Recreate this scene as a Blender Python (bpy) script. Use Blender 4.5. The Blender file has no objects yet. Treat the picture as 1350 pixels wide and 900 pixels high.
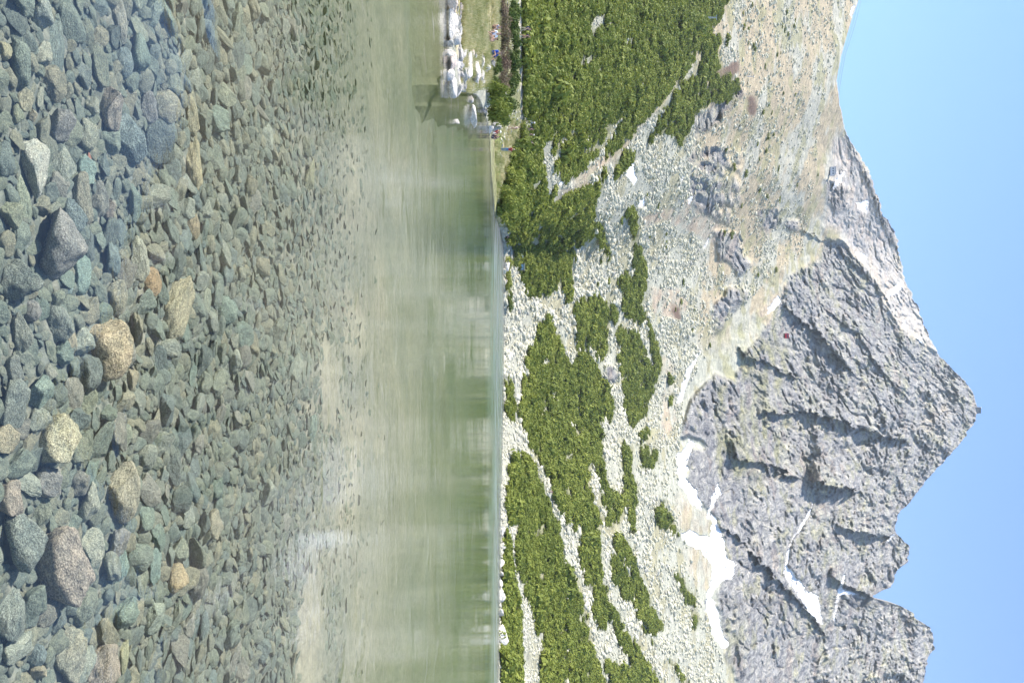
import bpy, math, random
import numpy as np
from mathutils import Vector, Matrix, Euler
R = math.radians
rng = np.random.default_rng(7)
random.seed(7)
SC = bpy.context.scene
COL = SC.collection
F, VH, CAMZ = 1050.0, 678.0, 2.5          # focal length in px, horizon row, eye height over the water

# ------------------------------------------------------------------ noise
_perm = np.random.default_rng(3).permutation(256)
_perm = np.concatenate([_perm, _perm, _perm])
_g = np.random.default_rng(4).normal(size=(256, 3)); _g /= np.linalg.norm(_g, axis=1)[:, None]
def perlin(x, y, z):
    xi, yi, zi = np.floor(x).astype(np.int64), np.floor(y).astype(np.int64), np.floor(z).astype(np.int64)
    xf, yf, zf = x - xi, y - yi, z - zi
    u, v, w = (t*t*t*(t*(t*6-15)+10) for t in (xf, yf, zf))
    out = 0
    for dx in (0, 1):
        for dy in (0, 1):
            for dz in (0, 1):
                h = _perm[_perm[_perm[(xi+dx) & 255] + ((yi+dy) & 255)] + ((zi+dz) & 255)]
                g = _g[h]
                d = g[..., 0]*(xf-dx) + g[..., 1]*(yf-dy) + g[..., 2]*(zf-dz)
                out = out + d*(u if dx else 1-u)*(v if dy else 1-v)*(w if dz else 1-w)
    return out*1.6
def fbm(x, y, z, o=4, gain=.5):
    s, a = 0, 1.0
    for k in range(o):
        s = s + a*perlin(x*2**k+17.3*k, y*2**k+5.1*k, z*2**k+9.7*k); a *= gain
    return s
def ridged(x, y, z, o=4, gain=.55):
    s, a = 0, 1.0
    for k in range(o):
        s = s + a*(1-2*np.abs(perlin(x*2**k+31.7*k, y*2**k+11.9*k, z*2**k+3.3*k))); a *= gain
    return s
def blur(a, s):
    r = int(3*s)+1; k = np.exp(-.5*(np.arange(-r, r+1)/s)**2); k /= k.sum()
    p = np.pad(a, ((r, r), (r, r)), 'edge')
    p = sum(k[i]*p[i:i+a.shape[0]] for i in range(2*r+1))
    return sum(k[i]*p[:, i:i+a.shape[1]] for i in range(2*r+1))
def smooth(t): t = np.clip(t, 0, 1); return t*t*(3-2*t)

# ------------------------------------------------------------------ outline helpers (photo px: v = column = height, u = row = sideways)
U0, U1, V0, V1 = -40, 940, 540, 1330
GU, GV = np.meshgrid(np.arange(U0, U1), np.arange(V0, V1), indexing='ij')     # [u, v]
_wu = 3.0*fbm(GU/9., GV/9., GU*0+.3, 3); _wv = 3.0*fbm(GU/9., GV/9., GU*0+7.3, 3)
def poly(pts, warp=1.0):
    """filled outline of (v, u) points with a ragged edge"""
    X, Y = GV + warp*_wv, GU + warp*_wu
    ins = np.zeros(X.shape, bool)
    n = len(pts)
    for i in range(n):
        x1, y1 = pts[i]; x2, y2 = pts[(i+1) % n]
        if y1 == y2: continue
        c = ((Y < y1) != (Y < y2))
        ins ^= c & (X < (x2-x1)*(Y-y1)/(y2-y1)+x1)
    return ins.astype(float)
def line(pts, w):
    X, Y = GV + .7*_wv, GU + .7*_wu
    d = np.full(X.shape, 1e9)
    for (x1, y1), (x2, y2) in zip(pts[:-1], pts[1:]):
        l2 = (x2-x1)**2+(y2-y1)**2
        t = np.clip(((X-x1)*(x2-x1)+(Y-y1)*(y2-y1))/l2, 0, 1)
        d = np.minimum(d, np.hypot(X-x1-t*(x2-x1), Y-y1-t*(y2-y1)))
    return (d < w).astype(float)
def crop(pts, x0, y0, s): return [(x0+a/s, y0+b/s) for a, b in pts]
A = lambda p: crop(p, 620, 200, 4.09)
B = lambda p: crop(p, 620, 400, 4.09)
Cc = lambda p: crop(p, 620, 600, 3)
K1 = lambda p: crop(p, 850, 0, 2.7)
K2 = lambda p: crop(p, 850, 200, 2.7)
K3 = lambda p: crop(p, 850, 400, 2.7)
K4 = lambda p: crop(p, 850, 600, 2.7)
def union(*ms): return np.clip(sum(ms), 0, 1)

# ------------------------------------------------------------------ distance of the land per direction
T = {
 -60: [(540,26.6),(548,27),(565,28.1),(580,29.4),(591,30.25),(601,31.9),(610,34.4),(625,41.6),(640,58),(655,80),(670,92),(685,105),(700,117),(750,148),(800,190),(850,250),(900,318),(950,398),(1000,490),(1050,600),(1100,730),(1145,860),(1300,1400)],
 0: [(540,26.6),(548,27),(565,28.1),(580,29.4),(591,30.25),(601,31.9),(610,34.4),(625,41.6),(640,58),(655,80),(670,92),(685,105),(700,117),(750,150),(800,195),(850,255),(900,325),(950,405),(1000,500),(1050,610),(1100,740),(1132,850),(1140,960),(1300,1500)],
 75: [(540,26.6),(548,27),(565,28.1),(580,29.4),(591,30.25),(601,31.9),(610,34.4),(625,43),(640,60),(655,81),(670,95),(685,111),(700,122),(750,156),(800,205),(850,268),(900,340),(950,420),(1000,518),(1050,632),(1100,755),(1150,890),(1200,1050),(1300,1400)],
103: [(540,26.8),(548,27.2),(565,28.4),(580,29.8),(591,30.6),(601,32.8),(610,36.6),(625,46),(640,62),(655,82),(670,97),(685,113),(700,126),(750,160),(800,211),(850,275),(900,348),(950,430),(1000,530),(1050,646),(1095,770),(1150,910),(1200,1070),(1300,1400)],
 112: [(540,26.8),(548,27.2),(565,28.4),(580,29.8),(591,30.6),(601,32.8),(610,36.6),(625,46),(640,62),(655,82),(670,97),(685,113),(700,126),(750,160),(800,211),(850,275),(900,348),(950,430),(1000,530),(1050,646),(1095,775),(1150,920),(1200,1080),(1300,1400)],
 135: [(540,26.9),(548,27.6),(565,29.3),(580,31.6),(591,33.6),(601,37),(610,41.5),(625,52.5),(634,60),(640,64),(650,81),(665,99),(685,117),(700,130),(750,165),(800,215),(850,280),(900,355),(950,440),(1000,540),(1050,660),(1095,790),(1150,940),(1200,1090),(1300,1400)],
 180: [(575,30),(600,43),(625,62),(638,76),(646,81),(655,94),(665,108),(685,126),(700,142),(750,182),(800,240),(850,310),(900,390),(950,485),(1000,590),(1050,715),(1092,840),(1150,1000),(1200,1140),(1300,1420)],
 240: [(575,31),(625,66),(642,84),(649,89),(655,99),(665,114),(680,130),(700,150),(750,195),(800,260),(850,335),(900,420),(950,520),(1000,630),(1050,760),(1091,880),(1150,1050),(1200,1190),(1300,1450)],
 285: [(575,35),(630,80),(646,98),(652,102),(657,109),(665,123),(680,142),(700,170),(750,225),(800,290),(850,385),(900,485),(950,592),(1000,708),(1050,835),(1090,945),(1150,1120),(1200,1250),(1300,1520)],
 325: [(575,60),(640,160),(656,185),(664,187),(672,195),(680,205),(700,230),(750,290),(800,350),(850,432),(900,530),(950,640),(1000,755),(1050,880),(1095,1015),(1150,1170),(1200,1320),(1300,1600)],
 450: [(575,70),(640,170),(656,198),(665,202),(672,208),(680,218),(700,245),(750,310),(800,385),(850,470),(900,570),(950,680),(1000,790),(1050,900),(1100,1020),(1150,1140),(1200,1260),(1300,1500)],
 540: [(575,70),(640,160),(656,184),(664,188),(672,194),(680,204),(700,235),(750,300),(800,375),(850,465),(895,560),(950,670),(1000,780),(1050,890),(1100,1000),(1150,1110),(1200,1230),(1300,1460)],
 650: [(575,65),(640,140),(655,153),(661,155),(670,162),(680,175),(700,200),(750,260),(800,330),(850,415),(900,520),(950,640),(1000,750),(1050,860),(1100,975),(1150,1090),(1200,1210),(1300,1450)],
 900: [(575,60),(640,115),(652,123),(657,125.5),(665,132),(680,147),(700,170),(750,225),(800,290),(850,370),(900,465),(940,560),(1000,680),(1050,790),(1100,910),(1150,1030),(1217,1180),(1300,1400)],
 960: [(575,60),(640,113),(652,121),(657,123.5),(665,130),(680,145),(700,168),(750,222),(800,286),(850,365),(900,460),(940,550),(1000,675),(1050,785),(1100,905),(1150,1025),(1217,1175),(1300,1400)],
}
vs = np.arange(V0, V1)
_tab, _tu = [], sorted(T)
for u in _tu:
    p = np.array(T[u], float)
    y = np.interp(vs, p[:, 0], np.log(p[:, 1]))
    k = np.array([1, 3, 5, 3, 1.]); k /= k.sum()
    near = np.convolve(np.pad(y, 2, 'edge'), k, 'valid')
    k = np.hanning(31); k /= k.sum()
    far = np.convolve(np.pad(y, 15, 'edge'), k, 'valid')
    t = smooth((vs-690)/60.)
    t2 = t
    _tab.append(near*(1-t2)+far*t2)
_tab = np.array(_tab)
us = np.arange(U0, U1)
LY = np.array([np.interp(us, _tu, _tab[:, j]) for j in range(len(vs))]).T          # [u, v] log distance
_s = blur(LY, 5.0); _s = _s*(1-smooth((GV-720)/80.))+blur(LY, 15.0)*smooth((GV-720)/80.)
_t = smooth((GV-685)/50.)
LY = LY*(1-_t)+_s*_t
YB = np.exp(LY)

SKY = np.array([(-250,1190),(-40,1146),(0,1132),(22,1124),(74,1109),(107,1103),(137,1107),(178,1116),(200,1130),(222,1144),(250,1154),(285,1165),(296,1175),(322,1183),(345,1187),(370,1193),(407,1211),(444,1224),(470,1239),(500,1270),(515,1280),(530,1286),(538,1289),(546,1288),(556,1285),(574,1272),(593,1257),(600,1252),(622,1231),(644,1213),(667,1193),(680,1184),(689,1180),(702,1180),(709,1189),(719,1198),(741,1196),(750,1185),(759,1178),(774,1174),(779,1160),(785,1150),(789,1154),(796,1180),(807,1204),(815,1207),(822,1220),(833,1228),(855,1231),(866,1222),(880,1220),(900,1217),(940,1200),(1150,1120)], float)
def sky_v(u):
    u = np.asarray(u, float)
    s = np.interp(u, SKY[:, 0], SKY[:, 1])
    j = 2.6*fbm(u/9., u*0, u*0+.5, 4)+1.2*np.abs(perlin(u/2.3, u*0, u*0+3.5))
    return s+j*(.15+.85*smooth((u-110)/120.))*(1-np.exp(-((u-540)/9.)**2))

# ------------------------------------------------------------------ zones traced on the land
PINE_ALL = union(
 poly([(690,-40),(690,70),(692,100),(691,150),(702,158),(692,180),(676,205),(664,245),(656,280),(671,285),(675,327),(683,340),(690,372),(694,388),(715,388),(724,386),(742,371),(745,381),(753,393),(757,381),(753,356),(759,332),(764,322),(776,312),(783,315),(784,293),(786,256),(791,251),(797,224),(789,242),(774,246),(757,254),(742,259),(725,271),(721,249),(718,229),(716,200),(725,180),(735,222),(745,238),(752,238),(770,222),(798,206),(815,198),(850,157),(865,143),(891,106),(913,80),(928,56),(946,32),(955,14),(962,-5),(975,-40)]),
 poly(A([(450,180),(470,190),(440,270),(425,250)])),
 poly(K1([(0,530),(30,490),(100,460),(130,530),(165,450),(190,390),(240,360),(290,370),(340,300),(320,270),(270,250),(270,120),(245,130),(215,160),(200,250),(130,300),(60,400),(0,510)])),
 poly(A([(690,170),(720,95),(740,90),(735,140),(700,225),(690,225)])), poly(A([(765,100),(800,40),(840,10),(870,0),(900,0),(870,60),(790,130)])),
 poly(A([(835,310),(880,295),(900,350),(897,490),(880,470),(870,400),(840,340)])),
 poly(A([(690,380),(710,370),(760,560),(750,610),(735,530),(685,470)])),
 poly(A([(890,500),(930,510),(940,560),(950,700),(940,760),(920,900),(900,900),(870,760),(880,640)])),
 poly(A([(830,640),(850,640),(880,720),(870,840),(850,860),(815,780)])),
 poly(A([(545,840),(600,790),(700,780),(750,830),(760,900),(745,940),(740,1000),(745,1075),(705,1115),(660,1050),(600,940)])),
 poly(B([(345,180),(390,90),(450,110),(480,190),(520,290),(570,360),(555,300),(600,280),(575,180),(560,110),(600,100),(620,230),(690,350),(740,440),(760,500),(775,580),(760,650),(740,620),(700,620),(705,690),(720,840),(740,930),(640,940),(520,830),(440,860),(380,900),(330,780),(270,640),(275,450),(290,370),(330,300)])),
 poly(B([(760,0),(800,0),(800,100),(770,80)])), poly(B([(840,0),(900,0),(940,60),(930,120),(890,80),(840,60)])), poly(B([(930,0),(960,80),(990,180),(1030,300),(1030,370),(990,330),(950,120)])),
 poly(B([(800,110),(850,150),(900,160),(930,220),(960,300),(1000,350),(1030,360),(1010,430),(970,500),(950,600),(880,660),(850,650),(830,560),(820,430),(800,300),(785,180)])),
 poly(B([(940,660),(980,680),(960,780),(1010,800),(1000,880),(940,900),(910,880),(920,800),(900,750)])),
 poly(B([(830,740),(860,760),(870,850),(850,900),(810,890)])), poly(B([(1060,380),(1085,390),(1080,440),(1060,430)])), poly(B([(1080,460),(1100,470),(1090,550),(1070,530)])),
 poly(Cc([(140,310),(165,330),(170,420),(190,520),(205,600),(210,800),(205,1020),(128,1020),(122,800),(127,600),(122,450),(132,370)])),
 poly(Cc([(170,0),(230,-5),(265,60),(300,140),(340,220),(370,370),(375,520),(380,560),(375,650),(380,820),(375,1020),(285,1020),(280,760),(260,690),(245,600),(215,520),(190,430),(185,330),(190,290),(150,230),(140,170),(155,80)])),
 poly(B([(200,360),(235,450),(250,560),(245,640),(200,620),(190,500)])),
 poly(Cc([(265,0),(460,0),(450,50),(470,110),(490,180),(520,240),(510,290),(515,400),(530,500),(545,560),(560,620),(545,700),(520,680),(490,650),(480,600),(490,580),(460,530),(440,460),(430,330),(410,260),(370,230),(340,180),(300,60)])),
 poly(Cc([(375,400),(400,440),(430,540),(460,620),(470,680),(490,750),(530,850),(545,1020),(385,1020),(385,840)])),
 poly(Cc([(490,0),(530,0),(540,100),(570,150),(600,140),(620,60),(600,0),(640,0),(640,60),(660,160),(650,250),(630,340),(625,260),(620,200),(560,300),(535,240),(515,120)])),
 poly(Cc([(570,290),(600,310),(640,380),(660,440),(690,520),(720,590),(755,690),(740,700),(700,680),(660,610),(640,570),(600,560),(580,540),(555,440),(560,350)])),
 poly(Cc([(570,600),(620,690),(660,760),(720,850),(780,960),(740,1000),(680,860),(620,830),(590,720),(565,680)])),
 poly(Cc([(510,790),(560,820),(600,840),(640,830),(690,890),(740,1020),(540,1020)])),
 poly(Cc([(800,430),(830,470),(850,510),(890,560),(890,590),(850,580),(825,530),(810,470)])), poly(Cc([(862,600),(895,615),(905,670),(880,680)])),
 poly(Cc([(760,170),(790,230),(830,310),(835,350),(800,310),(750,270),(720,240),(745,210)])),
 poly(Cc([(660,650),(690,680),(750,780),(740,785),(680,710)])), poly(Cc([(770,790),(800,810),(870,900),(850,900)])), poly(Cc([(690,560),(710,570),(765,690),(750,690)])),
)
SCREE_CUT = union(
 line(B([(600,480),(580,560),(650,720),(655,800)]), 2.0), line(B([(430,440),(460,520)]), 2.0), line(B([(450,250),(470,350)]), 1.6), line(B([(540,640),(600,700)]), 3.0),
 line(Cc([(255,-10),(290,80),(330,200),(345,240)]), 3.4), poly(Cc([(330,200),(370,270),(440,280),(435,420),(470,560),(490,590),(470,640),(425,520),(375,400),(360,300)])),
 line(Cc([(470,650),(500,760),(540,880),(560,960)]), 4.0), poly(Cc([(525,690),(570,700),(620,760),(650,840),(600,840),(520,770)])),
 line(Cc([(480,30),(520,200),(540,280)]), 3.5), line(Cc([(570,330),(560,380)]), 4), poly(Cc([(560,300),(620,170),(630,230),(610,290),(580,330)])),
 line(Cc([(580,540),(640,650),(760,840)]), 6), line(Cc([(600,400),(640,500)]), 2.5), line(Cc([(520,330),(530,460)]), 1.6),
 poly(crop([(980,200),(1010,80),(1090,60),(1080,120),(1020,200),(1000,260)], 560, 0, 4.5)),
 line([(735,170),(722,200)], 2), line([(760,165),(745,190),(733,215)], 2.2), line([(800,150),(780,178)], 1.4), poly(A([(365,370),(395,390),(385,430),(370,420)])),
 line([(824,146),(803,176),(792,196)], 2.4), line([(858,152),(838,186),(826,196)], 2.6), line([(746,176),(738,198)], 2.4), line([(812,172),(790,205),(775,215)], 2.2), line([(776,178),(764,205)], 1.8), line([(722,182),(716,196)], 2.),
 line([(831,42),(822,62),(826,85)], 1.0), line([(850,108),(838,125)], 1.5), poly(B([(890,350),(920,360),(940,400),(910,400)])), line(B([(930,260),(945,310)]), 1.3),
)
PINE = PINE_ALL*(1-SCREE_CUT)
_hole = fbm(GU/16., GV/7., GU*0+2.2, 3)
_rib = fbm((GU*.75+GV*.66)/6.5, (GU*.66-GV*.75)/30., GU*0+3.1, 3)
PINE = PINE*(_hole < .50)*((_rib > -.42) | (GV < 700))
PINE = (blur(PINE, 1.0) > .52).astype(float)
_p4 = poly(K1([(0,540),(30,490),(100,440),(150,560),(190,440),(360,380),(350,240),(300,90),(240,130),(200,250),(130,300),(60,400),(0,510)]))
PINE = PINE*np.where(_p4 > 0, (fbm(GU/10., GV/6., GU*0+6.2, 2) < .28), 1)

SNOW = union(
 poly(K4([(115,-10),(160,0),(150,80),(185,130),(205,190),(170,170),(130,120),(115,60)])), poly(K3([(160,480),(180,500),(150,560),(150,640),(205,700),(200,740),(150,690),(120,640),(115,560)])),
 poly(K4([(260,90),(270,130),(240,200),(270,260),(280,300),(300,370),(330,380),(310,440),(270,450),(240,500),(260,560),(270,620),(300,680),(280,690),(240,640),(215,560),(220,490),(240,450),(235,390),(200,340),(160,320),(130,280),(160,260),(200,290),(230,290),(240,230),(215,220),(240,150)])),
 poly(K4([(610,150),(590,210),(560,260),(530,300),(510,390),(540,430),(580,480),(620,500),(625,540),(640,610),(610,590),(570,540),(510,450),(495,420),(510,320),(550,250),(590,190)]), .5),
 poly(K4([(735,395),(715,430),(705,470),(780,500),(730,494),(695,496),(680,570),(682,630),(670,570),(684,480),(705,430)]), .4),
 poly(K1([(715,600),(700,650),(660,690),(680,640)]), .4), poly(K1([(750,720),(800,710),(790,760),(760,740)]), .6), poly(K2([(745,350),(790,370),(780,405),(755,380)]), .6),
 poly(K2([(855,520),(870,490),(925,455),(912,490),(880,512)]), .6), poly(K2([(915,600),(925,598),(935,630),(922,635)]), .5), poly(K2([(955,640),(1000,690),(975,680)]), .6),
 poly(K2([(475,510),(490,540),(430,580),(440,550)]), .6), poly(K2([(190,710),(205,700),(150,800),(120,880),(128,840)]), .4), poly(K3([(190,175),(130,350),(112,360),(150,230)]), .4),
 poly(A([(860,60),(885,55),(890,120),(905,150),(880,190),(860,150),(835,130)]), .5), poly(A([(910,240),(935,235),(945,290),(900,305)]), .5),
 poly(K1([(155,600),(122,672),(130,640)]), .3), poly(K2([(165,150),(172,160),(160,192),(154,180)]), .4), poly(A([(1160,80),(1130,200),(1122,200),(1145,120)]), .3), poly(A([(475,160),(500,160),(495,185),(478,180)]), .5),
 line(K1([(742,22),(735,60)]), 1.5), line(K2([(230,310),(210,340)]), 1.3), line(K4([(890,280),(855,320)]), 1.2),
)
LIGHT = union(  # pale granite debris, plus the sunlit flank's brightness painted into the ground colour
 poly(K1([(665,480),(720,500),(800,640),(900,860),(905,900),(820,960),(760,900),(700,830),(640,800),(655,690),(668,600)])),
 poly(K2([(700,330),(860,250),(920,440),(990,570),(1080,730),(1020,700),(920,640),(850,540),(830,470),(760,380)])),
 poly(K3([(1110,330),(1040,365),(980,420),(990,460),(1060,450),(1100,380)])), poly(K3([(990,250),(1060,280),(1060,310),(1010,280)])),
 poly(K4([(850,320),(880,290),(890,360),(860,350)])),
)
TAN = union(
 poly(K2([(160,140),(240,200),(280,320),(230,400),(250,330),(150,280),(60,240),(0,270),(-10,230),(100,200)])), poly(K2([(20,480),(120,490),(160,560),(100,600),(30,570)])), poly(K3([(60,180),(100,200),(110,420),(70,500),(55,350)])),
 poly(K4([(120,130),(200,200),(245,215),(230,280),(180,270),(120,260),(105,200)])), poly(K4([(135,330),(190,320),(240,400),(230,480),(190,480),(150,400)])),
 line(K1([(290,10),(262,88),(208,155),(168,222),(110,288),(40,388),(-20,445)]), 3.6), line([(843,164),(815,200),(772,228),(748,250),(730,266)], 4.5), poly(A([(450,220),(470,270),(520,240),(640,170),(610,120),(560,170),(520,190)])),
 poly(K2([(520,440),(500,480),(440,520),(400,580),(420,590),(490,530)])), poly(A([(800,0),(860,0),(800,90),(740,150),(770,60)])),
)
BROWN = union(poly(K1([(370,340),(400,350),(400,400),(385,425),(365,400)])), poly(K1([(260,250),(330,210),(340,250),(300,290),(250,310)])), poly(K2([(95,540),(130,560),(130,600),(100,590)])))
FACE = union(   # bare rock wall
 poly(K2([(650,310),(710,320),(760,390),(830,470),(850,540),(920,640),(1080,740),(1200,840),(1330,1000),(1400,2050),(560,2050),(330,1880),(290,1790),(260,1580),(300,1460),(260,1280),(270,1150),(300,1030),(330,900),(330,800),(360,720),(420,640),(470,560),(520,440),(620,380)])),
 poly(K2([(240,560),(300,490),(350,480),(370,510),(290,590),(270,640),(245,640)])), poly(K2([(250,280),(330,290),(350,360),(380,400),(330,440),(300,390),(260,380)])), poly(K1([(160,560),(200,520),(340,540),(340,690),(300,800),(210,760),(160,700)]))*(fbm(GU/9., GV/9., GU*0+1.7, 3) > -.05),
 poly(K1([(400,750),(470,740),(480,800),(430,830)])), poly(K1([(500,790),(550,780),(545,820),(510,815)])), poly(K1([(640,640),(730,670),(720,740),(690,760),(660,720)])), poly(K1([(210,400),(330,300),(350,330),(290,400),(200,480),(150,420)])),
 poly(K1([(700,440),(730,520),(800,620),(860,760),(900,830),(905,900),(880,880),(790,660),(720,520)])),
 poly(B([(720,350),(750,330),(790,380),(780,420),(740,430)])),
 poly(K3([(150,640),(190,540),(300,590),(340,720),(260,770),(205,705)])), poly(K4([(150,-20),(310,-20),(290,110),(245,95),(205,185),(165,100)])),
 poly(K3([(125,470),(170,330),(250,250),(330,280),(340,740),(250,600),(200,480)])),
)
# shore details on the left bank
GRASSB = poly([(598,-40),(600,60),(606,100),(612,118),(640,112),(652,100),(655,60),(657,-40)], .6)
ROCKB = poly([(603,62),(612,58),(630,62),(642,78),(644,96),(636,112),(606,118),(602,100)], 1.2)
PATH = line([(686,-20),(686,60),(688,100),(688,160)], 1.5)
SHOREG = poly([(650,165),(655,280),(664,290),(668,260),(676,215),(690,185),(690,160),(665,158)], .5)
def soft(m, s=.8): return blur(m, s)
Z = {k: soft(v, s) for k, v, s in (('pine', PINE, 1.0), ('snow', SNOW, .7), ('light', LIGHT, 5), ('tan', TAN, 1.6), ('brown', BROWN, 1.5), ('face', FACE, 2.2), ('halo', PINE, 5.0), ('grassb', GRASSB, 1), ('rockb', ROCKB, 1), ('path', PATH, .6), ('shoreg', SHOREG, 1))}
def samp(a, u, v):
    u = np.clip(np.asarray(u, float)-U0, 0, a.shape[0]-1.001); v = np.clip(np.asarray(v, float)-V0, 0, a.shape[1]-1.001)
    i, j = u.astype(int), v.astype(int); fu, fv = u-i, v-j
    return a[i, j]*(1-fu)*(1-fv)+a[i+1, j]*fu*(1-fv)+a[i, j+1]*(1-fu)*fv+a[i+1, j+1]*fu*fv

# relief steps of the wall: (outline, metres towards the viewer)
def edge_step(pts, amp, fall):
    """a rib: stands forward of what lies to the right of the line, fading to the left"""
    p = np.array(pts, float)
    o = np.argsort(p[:, 0]); p = p[o]
    ul = np.interp(GV, p[:, 0], p[:, 1])
    d = ul-GU+2.0*_wu
    inside = smooth((GV-p[0, 0])/18.+.2)*smooth((p[-1, 0]-GV)/18.+.2)
    return -amp*inside*np.where(d > 0, np.exp(-d/fall), 0)
def groove(pts, amp, w):
    X, Y = GV+_wv, GU+_wu
    d = np.full(X.shape, 1e9)
    for (x1, y1), (x2, y2) in zip(pts[:-1], pts[1:]):
        l2 = (x2-x1)**2+(y2-y1)**2+1e-6
        t = np.clip(((X-x1)*(x2-x1)+(Y-y1)*(y2-y1))/l2, 0, 1)
        d = np.minimum(d, np.hypot(X-x1-t*(x2-x1), Y-y1-t*(y2-y1)))
    return amp*np.exp(-(d/w)**2)
RELIEF = (edge_step([(1068,634),(1100,640),(1135,652)], 75, 55) + edge_step([(985,725),(1000,735),(1020,760),(1060,800),(1090,840)], 22, 30)
 + edge_step([(1050,300),(1100,322),(1130,352),(1150,372),(1180,412)], 10, 40) + edge_step([(1000,545),(1060,540),(1120,560),(1200,585)], 40, 45)
 + edge_step([(960,600),(1000,610),(1060,632)], 28, 30) + edge_step([(1210,520),(1250,515),(1285,535)], 18, 14) + edge_step([(1030,400),(1080,440),(1130,500)], 30, 40)
 + edge_step([(1080,400),(1130,440),(1170,500),(1210,540)], 14, 30) + edge_step([(940,690),(960,700),(985,715)], 18, 25) + edge_step([(1100,690),(1130,702),(1180,704)], 40, 30)
 + edge_step([(1090,755),(1110,770),(1160,790)], 36, 30) + edge_step([(970,460),(1010,480),(1060,500)], 22, 30)
 + groove(K4([(630,90),(590,200),(520,310),(500,400),(560,520),(640,610)]), 8, 9) + groove(K4([(740,390),(695,480),(680,630)]), 6, 6)
 + groove(K3([(1000,400),(900,440),(780,500),(560,560),(400,640)]), 16, 7))

# ------------------------------------------------------------------ the land sheet
def land_rows(u, n):
    v_lo = u*0+546.
    hi = sky_v(u)
    return v_lo[:, None]+(hi-v_lo)[:, None]*np.linspace(0, 1, n)[None, :]
ucol = np.concatenate([np.arange(-240, -8, 6.), np.arange(-8, 908, 1.0), np.arange(908, 1140, 6.)])
NR = 680
UU = np.repeat(ucol[:, None], NR, 1); VV = land_rows(ucol, NR)
def base_Y(u, v): return np.exp(samp(LY, u, v))
def pos(u, v, Y): return np.stack([Y*(u-450)/F, Y, CAMZ+Y*(v-VH)/F], -1)
def displacement(u, v, Y):
    P = pos(u, v, Y); x, y, z = P[..., 0], P[..., 1], P[..., 2]
    face = samp(Z['face'], u, v)*smooth((v-840)/60.); snow = samp(Z['snow'], u, v)
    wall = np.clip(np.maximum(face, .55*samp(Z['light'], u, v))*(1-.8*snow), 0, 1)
    a = x-.45*z                                     # beds lean to the right going up
    b = z+.45*x
    k = np.clip(Y/1000., .35, 1.2)**.65
    big = fbm(x/190., y/320., z/260., 3)
    w1 = fbm(x/110., y/150., z/130.+7, 3); w2 = fbm(x/45.+3, y/70., z/60., 3); w3 = fbm(x/17., y/30., z/22.+5, 3)
    def saw(t, e=.16):
        f = t-np.floor(t)
        return np.where(f < 1-e, f/(1-e), (1-f)/e)
    m1 = smooth(.5+.9*fbm(a/90.+5, y/200., b/170., 2)); m2 = smooth(.5+.9*fbm(a/40.+8, y/90., b/80., 2)); m3 = smooth(.5+.9*fbm(a/16.+2, y/40., b/30., 2))
    s1 = saw((a+30*w1+.08*b)/74.)*m1; s2 = saw((a+16*w2-.12*b)/27.+.7*w1)*m2; s3 = saw((a+7*w3+.1*b)/9.5+.6*w2, .25)*m3
    s4 = saw((a+3*w3)/4.6+1.1*w2, .3)*smooth(.5+fbm(a/9.+4, y/20., b/20., 2))
    led = saw((b+.35*a+14*w2)/31., .2)*smooth(.4+fbm(x/60., y/80., z/70.+2, 2))
    led2 = saw((b-.5*a+6*w3)/12., .25)*m2
    st = fbm(a/6., y/18., b/8., 3)
    ck1 = np.maximum(0, 1-7*np.abs(perlin((a+9*w2)/30., y/120., b/130.)+.05*w3)); ck2 = np.maximum(0, 1-6*np.abs(perlin((a-.25*b+5*w3)/13.+9, y/60., b/60.)))
    ck3 = np.maximum(0, 1-6*np.abs(perlin((b+.5*a+6*w3)/26.+3, y/60., a/70.)))
    d = wall*k*(12*ck1*smooth(.6+w1)+8*ck2*m2+6*ck3*m1)-wall*k*(34*big+10*(s1-.3)+8.5*(s2-.3)+6.0*(s3-.3)+2.2*(s4-.3)+3.0*(led-.3)+3.0*(led2-.3)+2.6*st)
    d = d+samp(RELIEF, u, v)*(1-.35*snow)
    rough = (1-wall)*(1-.7*snow)
    d = d-rough*smooth((v-700)/80.)*(Y/500.)*(6.0*fbm(x/55., y/160., z/160., 3)+1.6*fbm(x/12., y/40., z/25., 3))
    d = d-rough*(1-smooth((v-700)/80.))*(Y/160.)*1.0*fbm(x/8., y/14., z*.2, 3)
    outc = samp(Z['face'], u, v)*(1-smooth((v-840)/60.))
    d = d*(1-smooth((sky_v(u)-v)/-6.+1)*0)
    return d
YY = base_Y(UU, VV); YY = YY+displacement(UU, VV, YY)
Pland = pos(UU, VV, YY); Pland[..., 2] = np.where(Pland[..., 2] < 0, Pland[..., 2]*np.interp(UU, [140, 175], [1.45, 2.6]), Pland[..., 2])
_vmin = land_rows(ucol, 2)[:, 0]
Pland[:, 0, 2] -= 4.; Pland[:, 1, 2] -= .8
def P(u, v):
    """point of the land seen at photo column v, row u"""
    u = np.atleast_1d(np.asarray(u, float)); v = np.atleast_1d(np.asarray(v, float))
    i = np.clip(np.searchsorted(ucol, u)-1, 0, len(ucol)-2)
    t = np.clip((u-ucol[i])/(ucol[i+1]-ucol[i]), 0, 1)
    lo = _vmin[i]*(1-t)+_vmin[i+1]*t; hi = VV[i, -1]*(1-t)+VV[i+1, -1]*t
    f = np.clip((v-lo)/(hi-lo), 0, 1)*(NR-1); j = np.clip(f.astype(int), 0, NR-2); s = f-j
    Y = (YY[i, j]*(1-s)+YY[i, j+1]*s)*(1-t)+(YY[i+1, j]*(1-s)+YY[i+1, j+1]*s)*t
    return pos(u, v, Y)
def P1(u, v): return Vector(P(u, v)[0])

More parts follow.
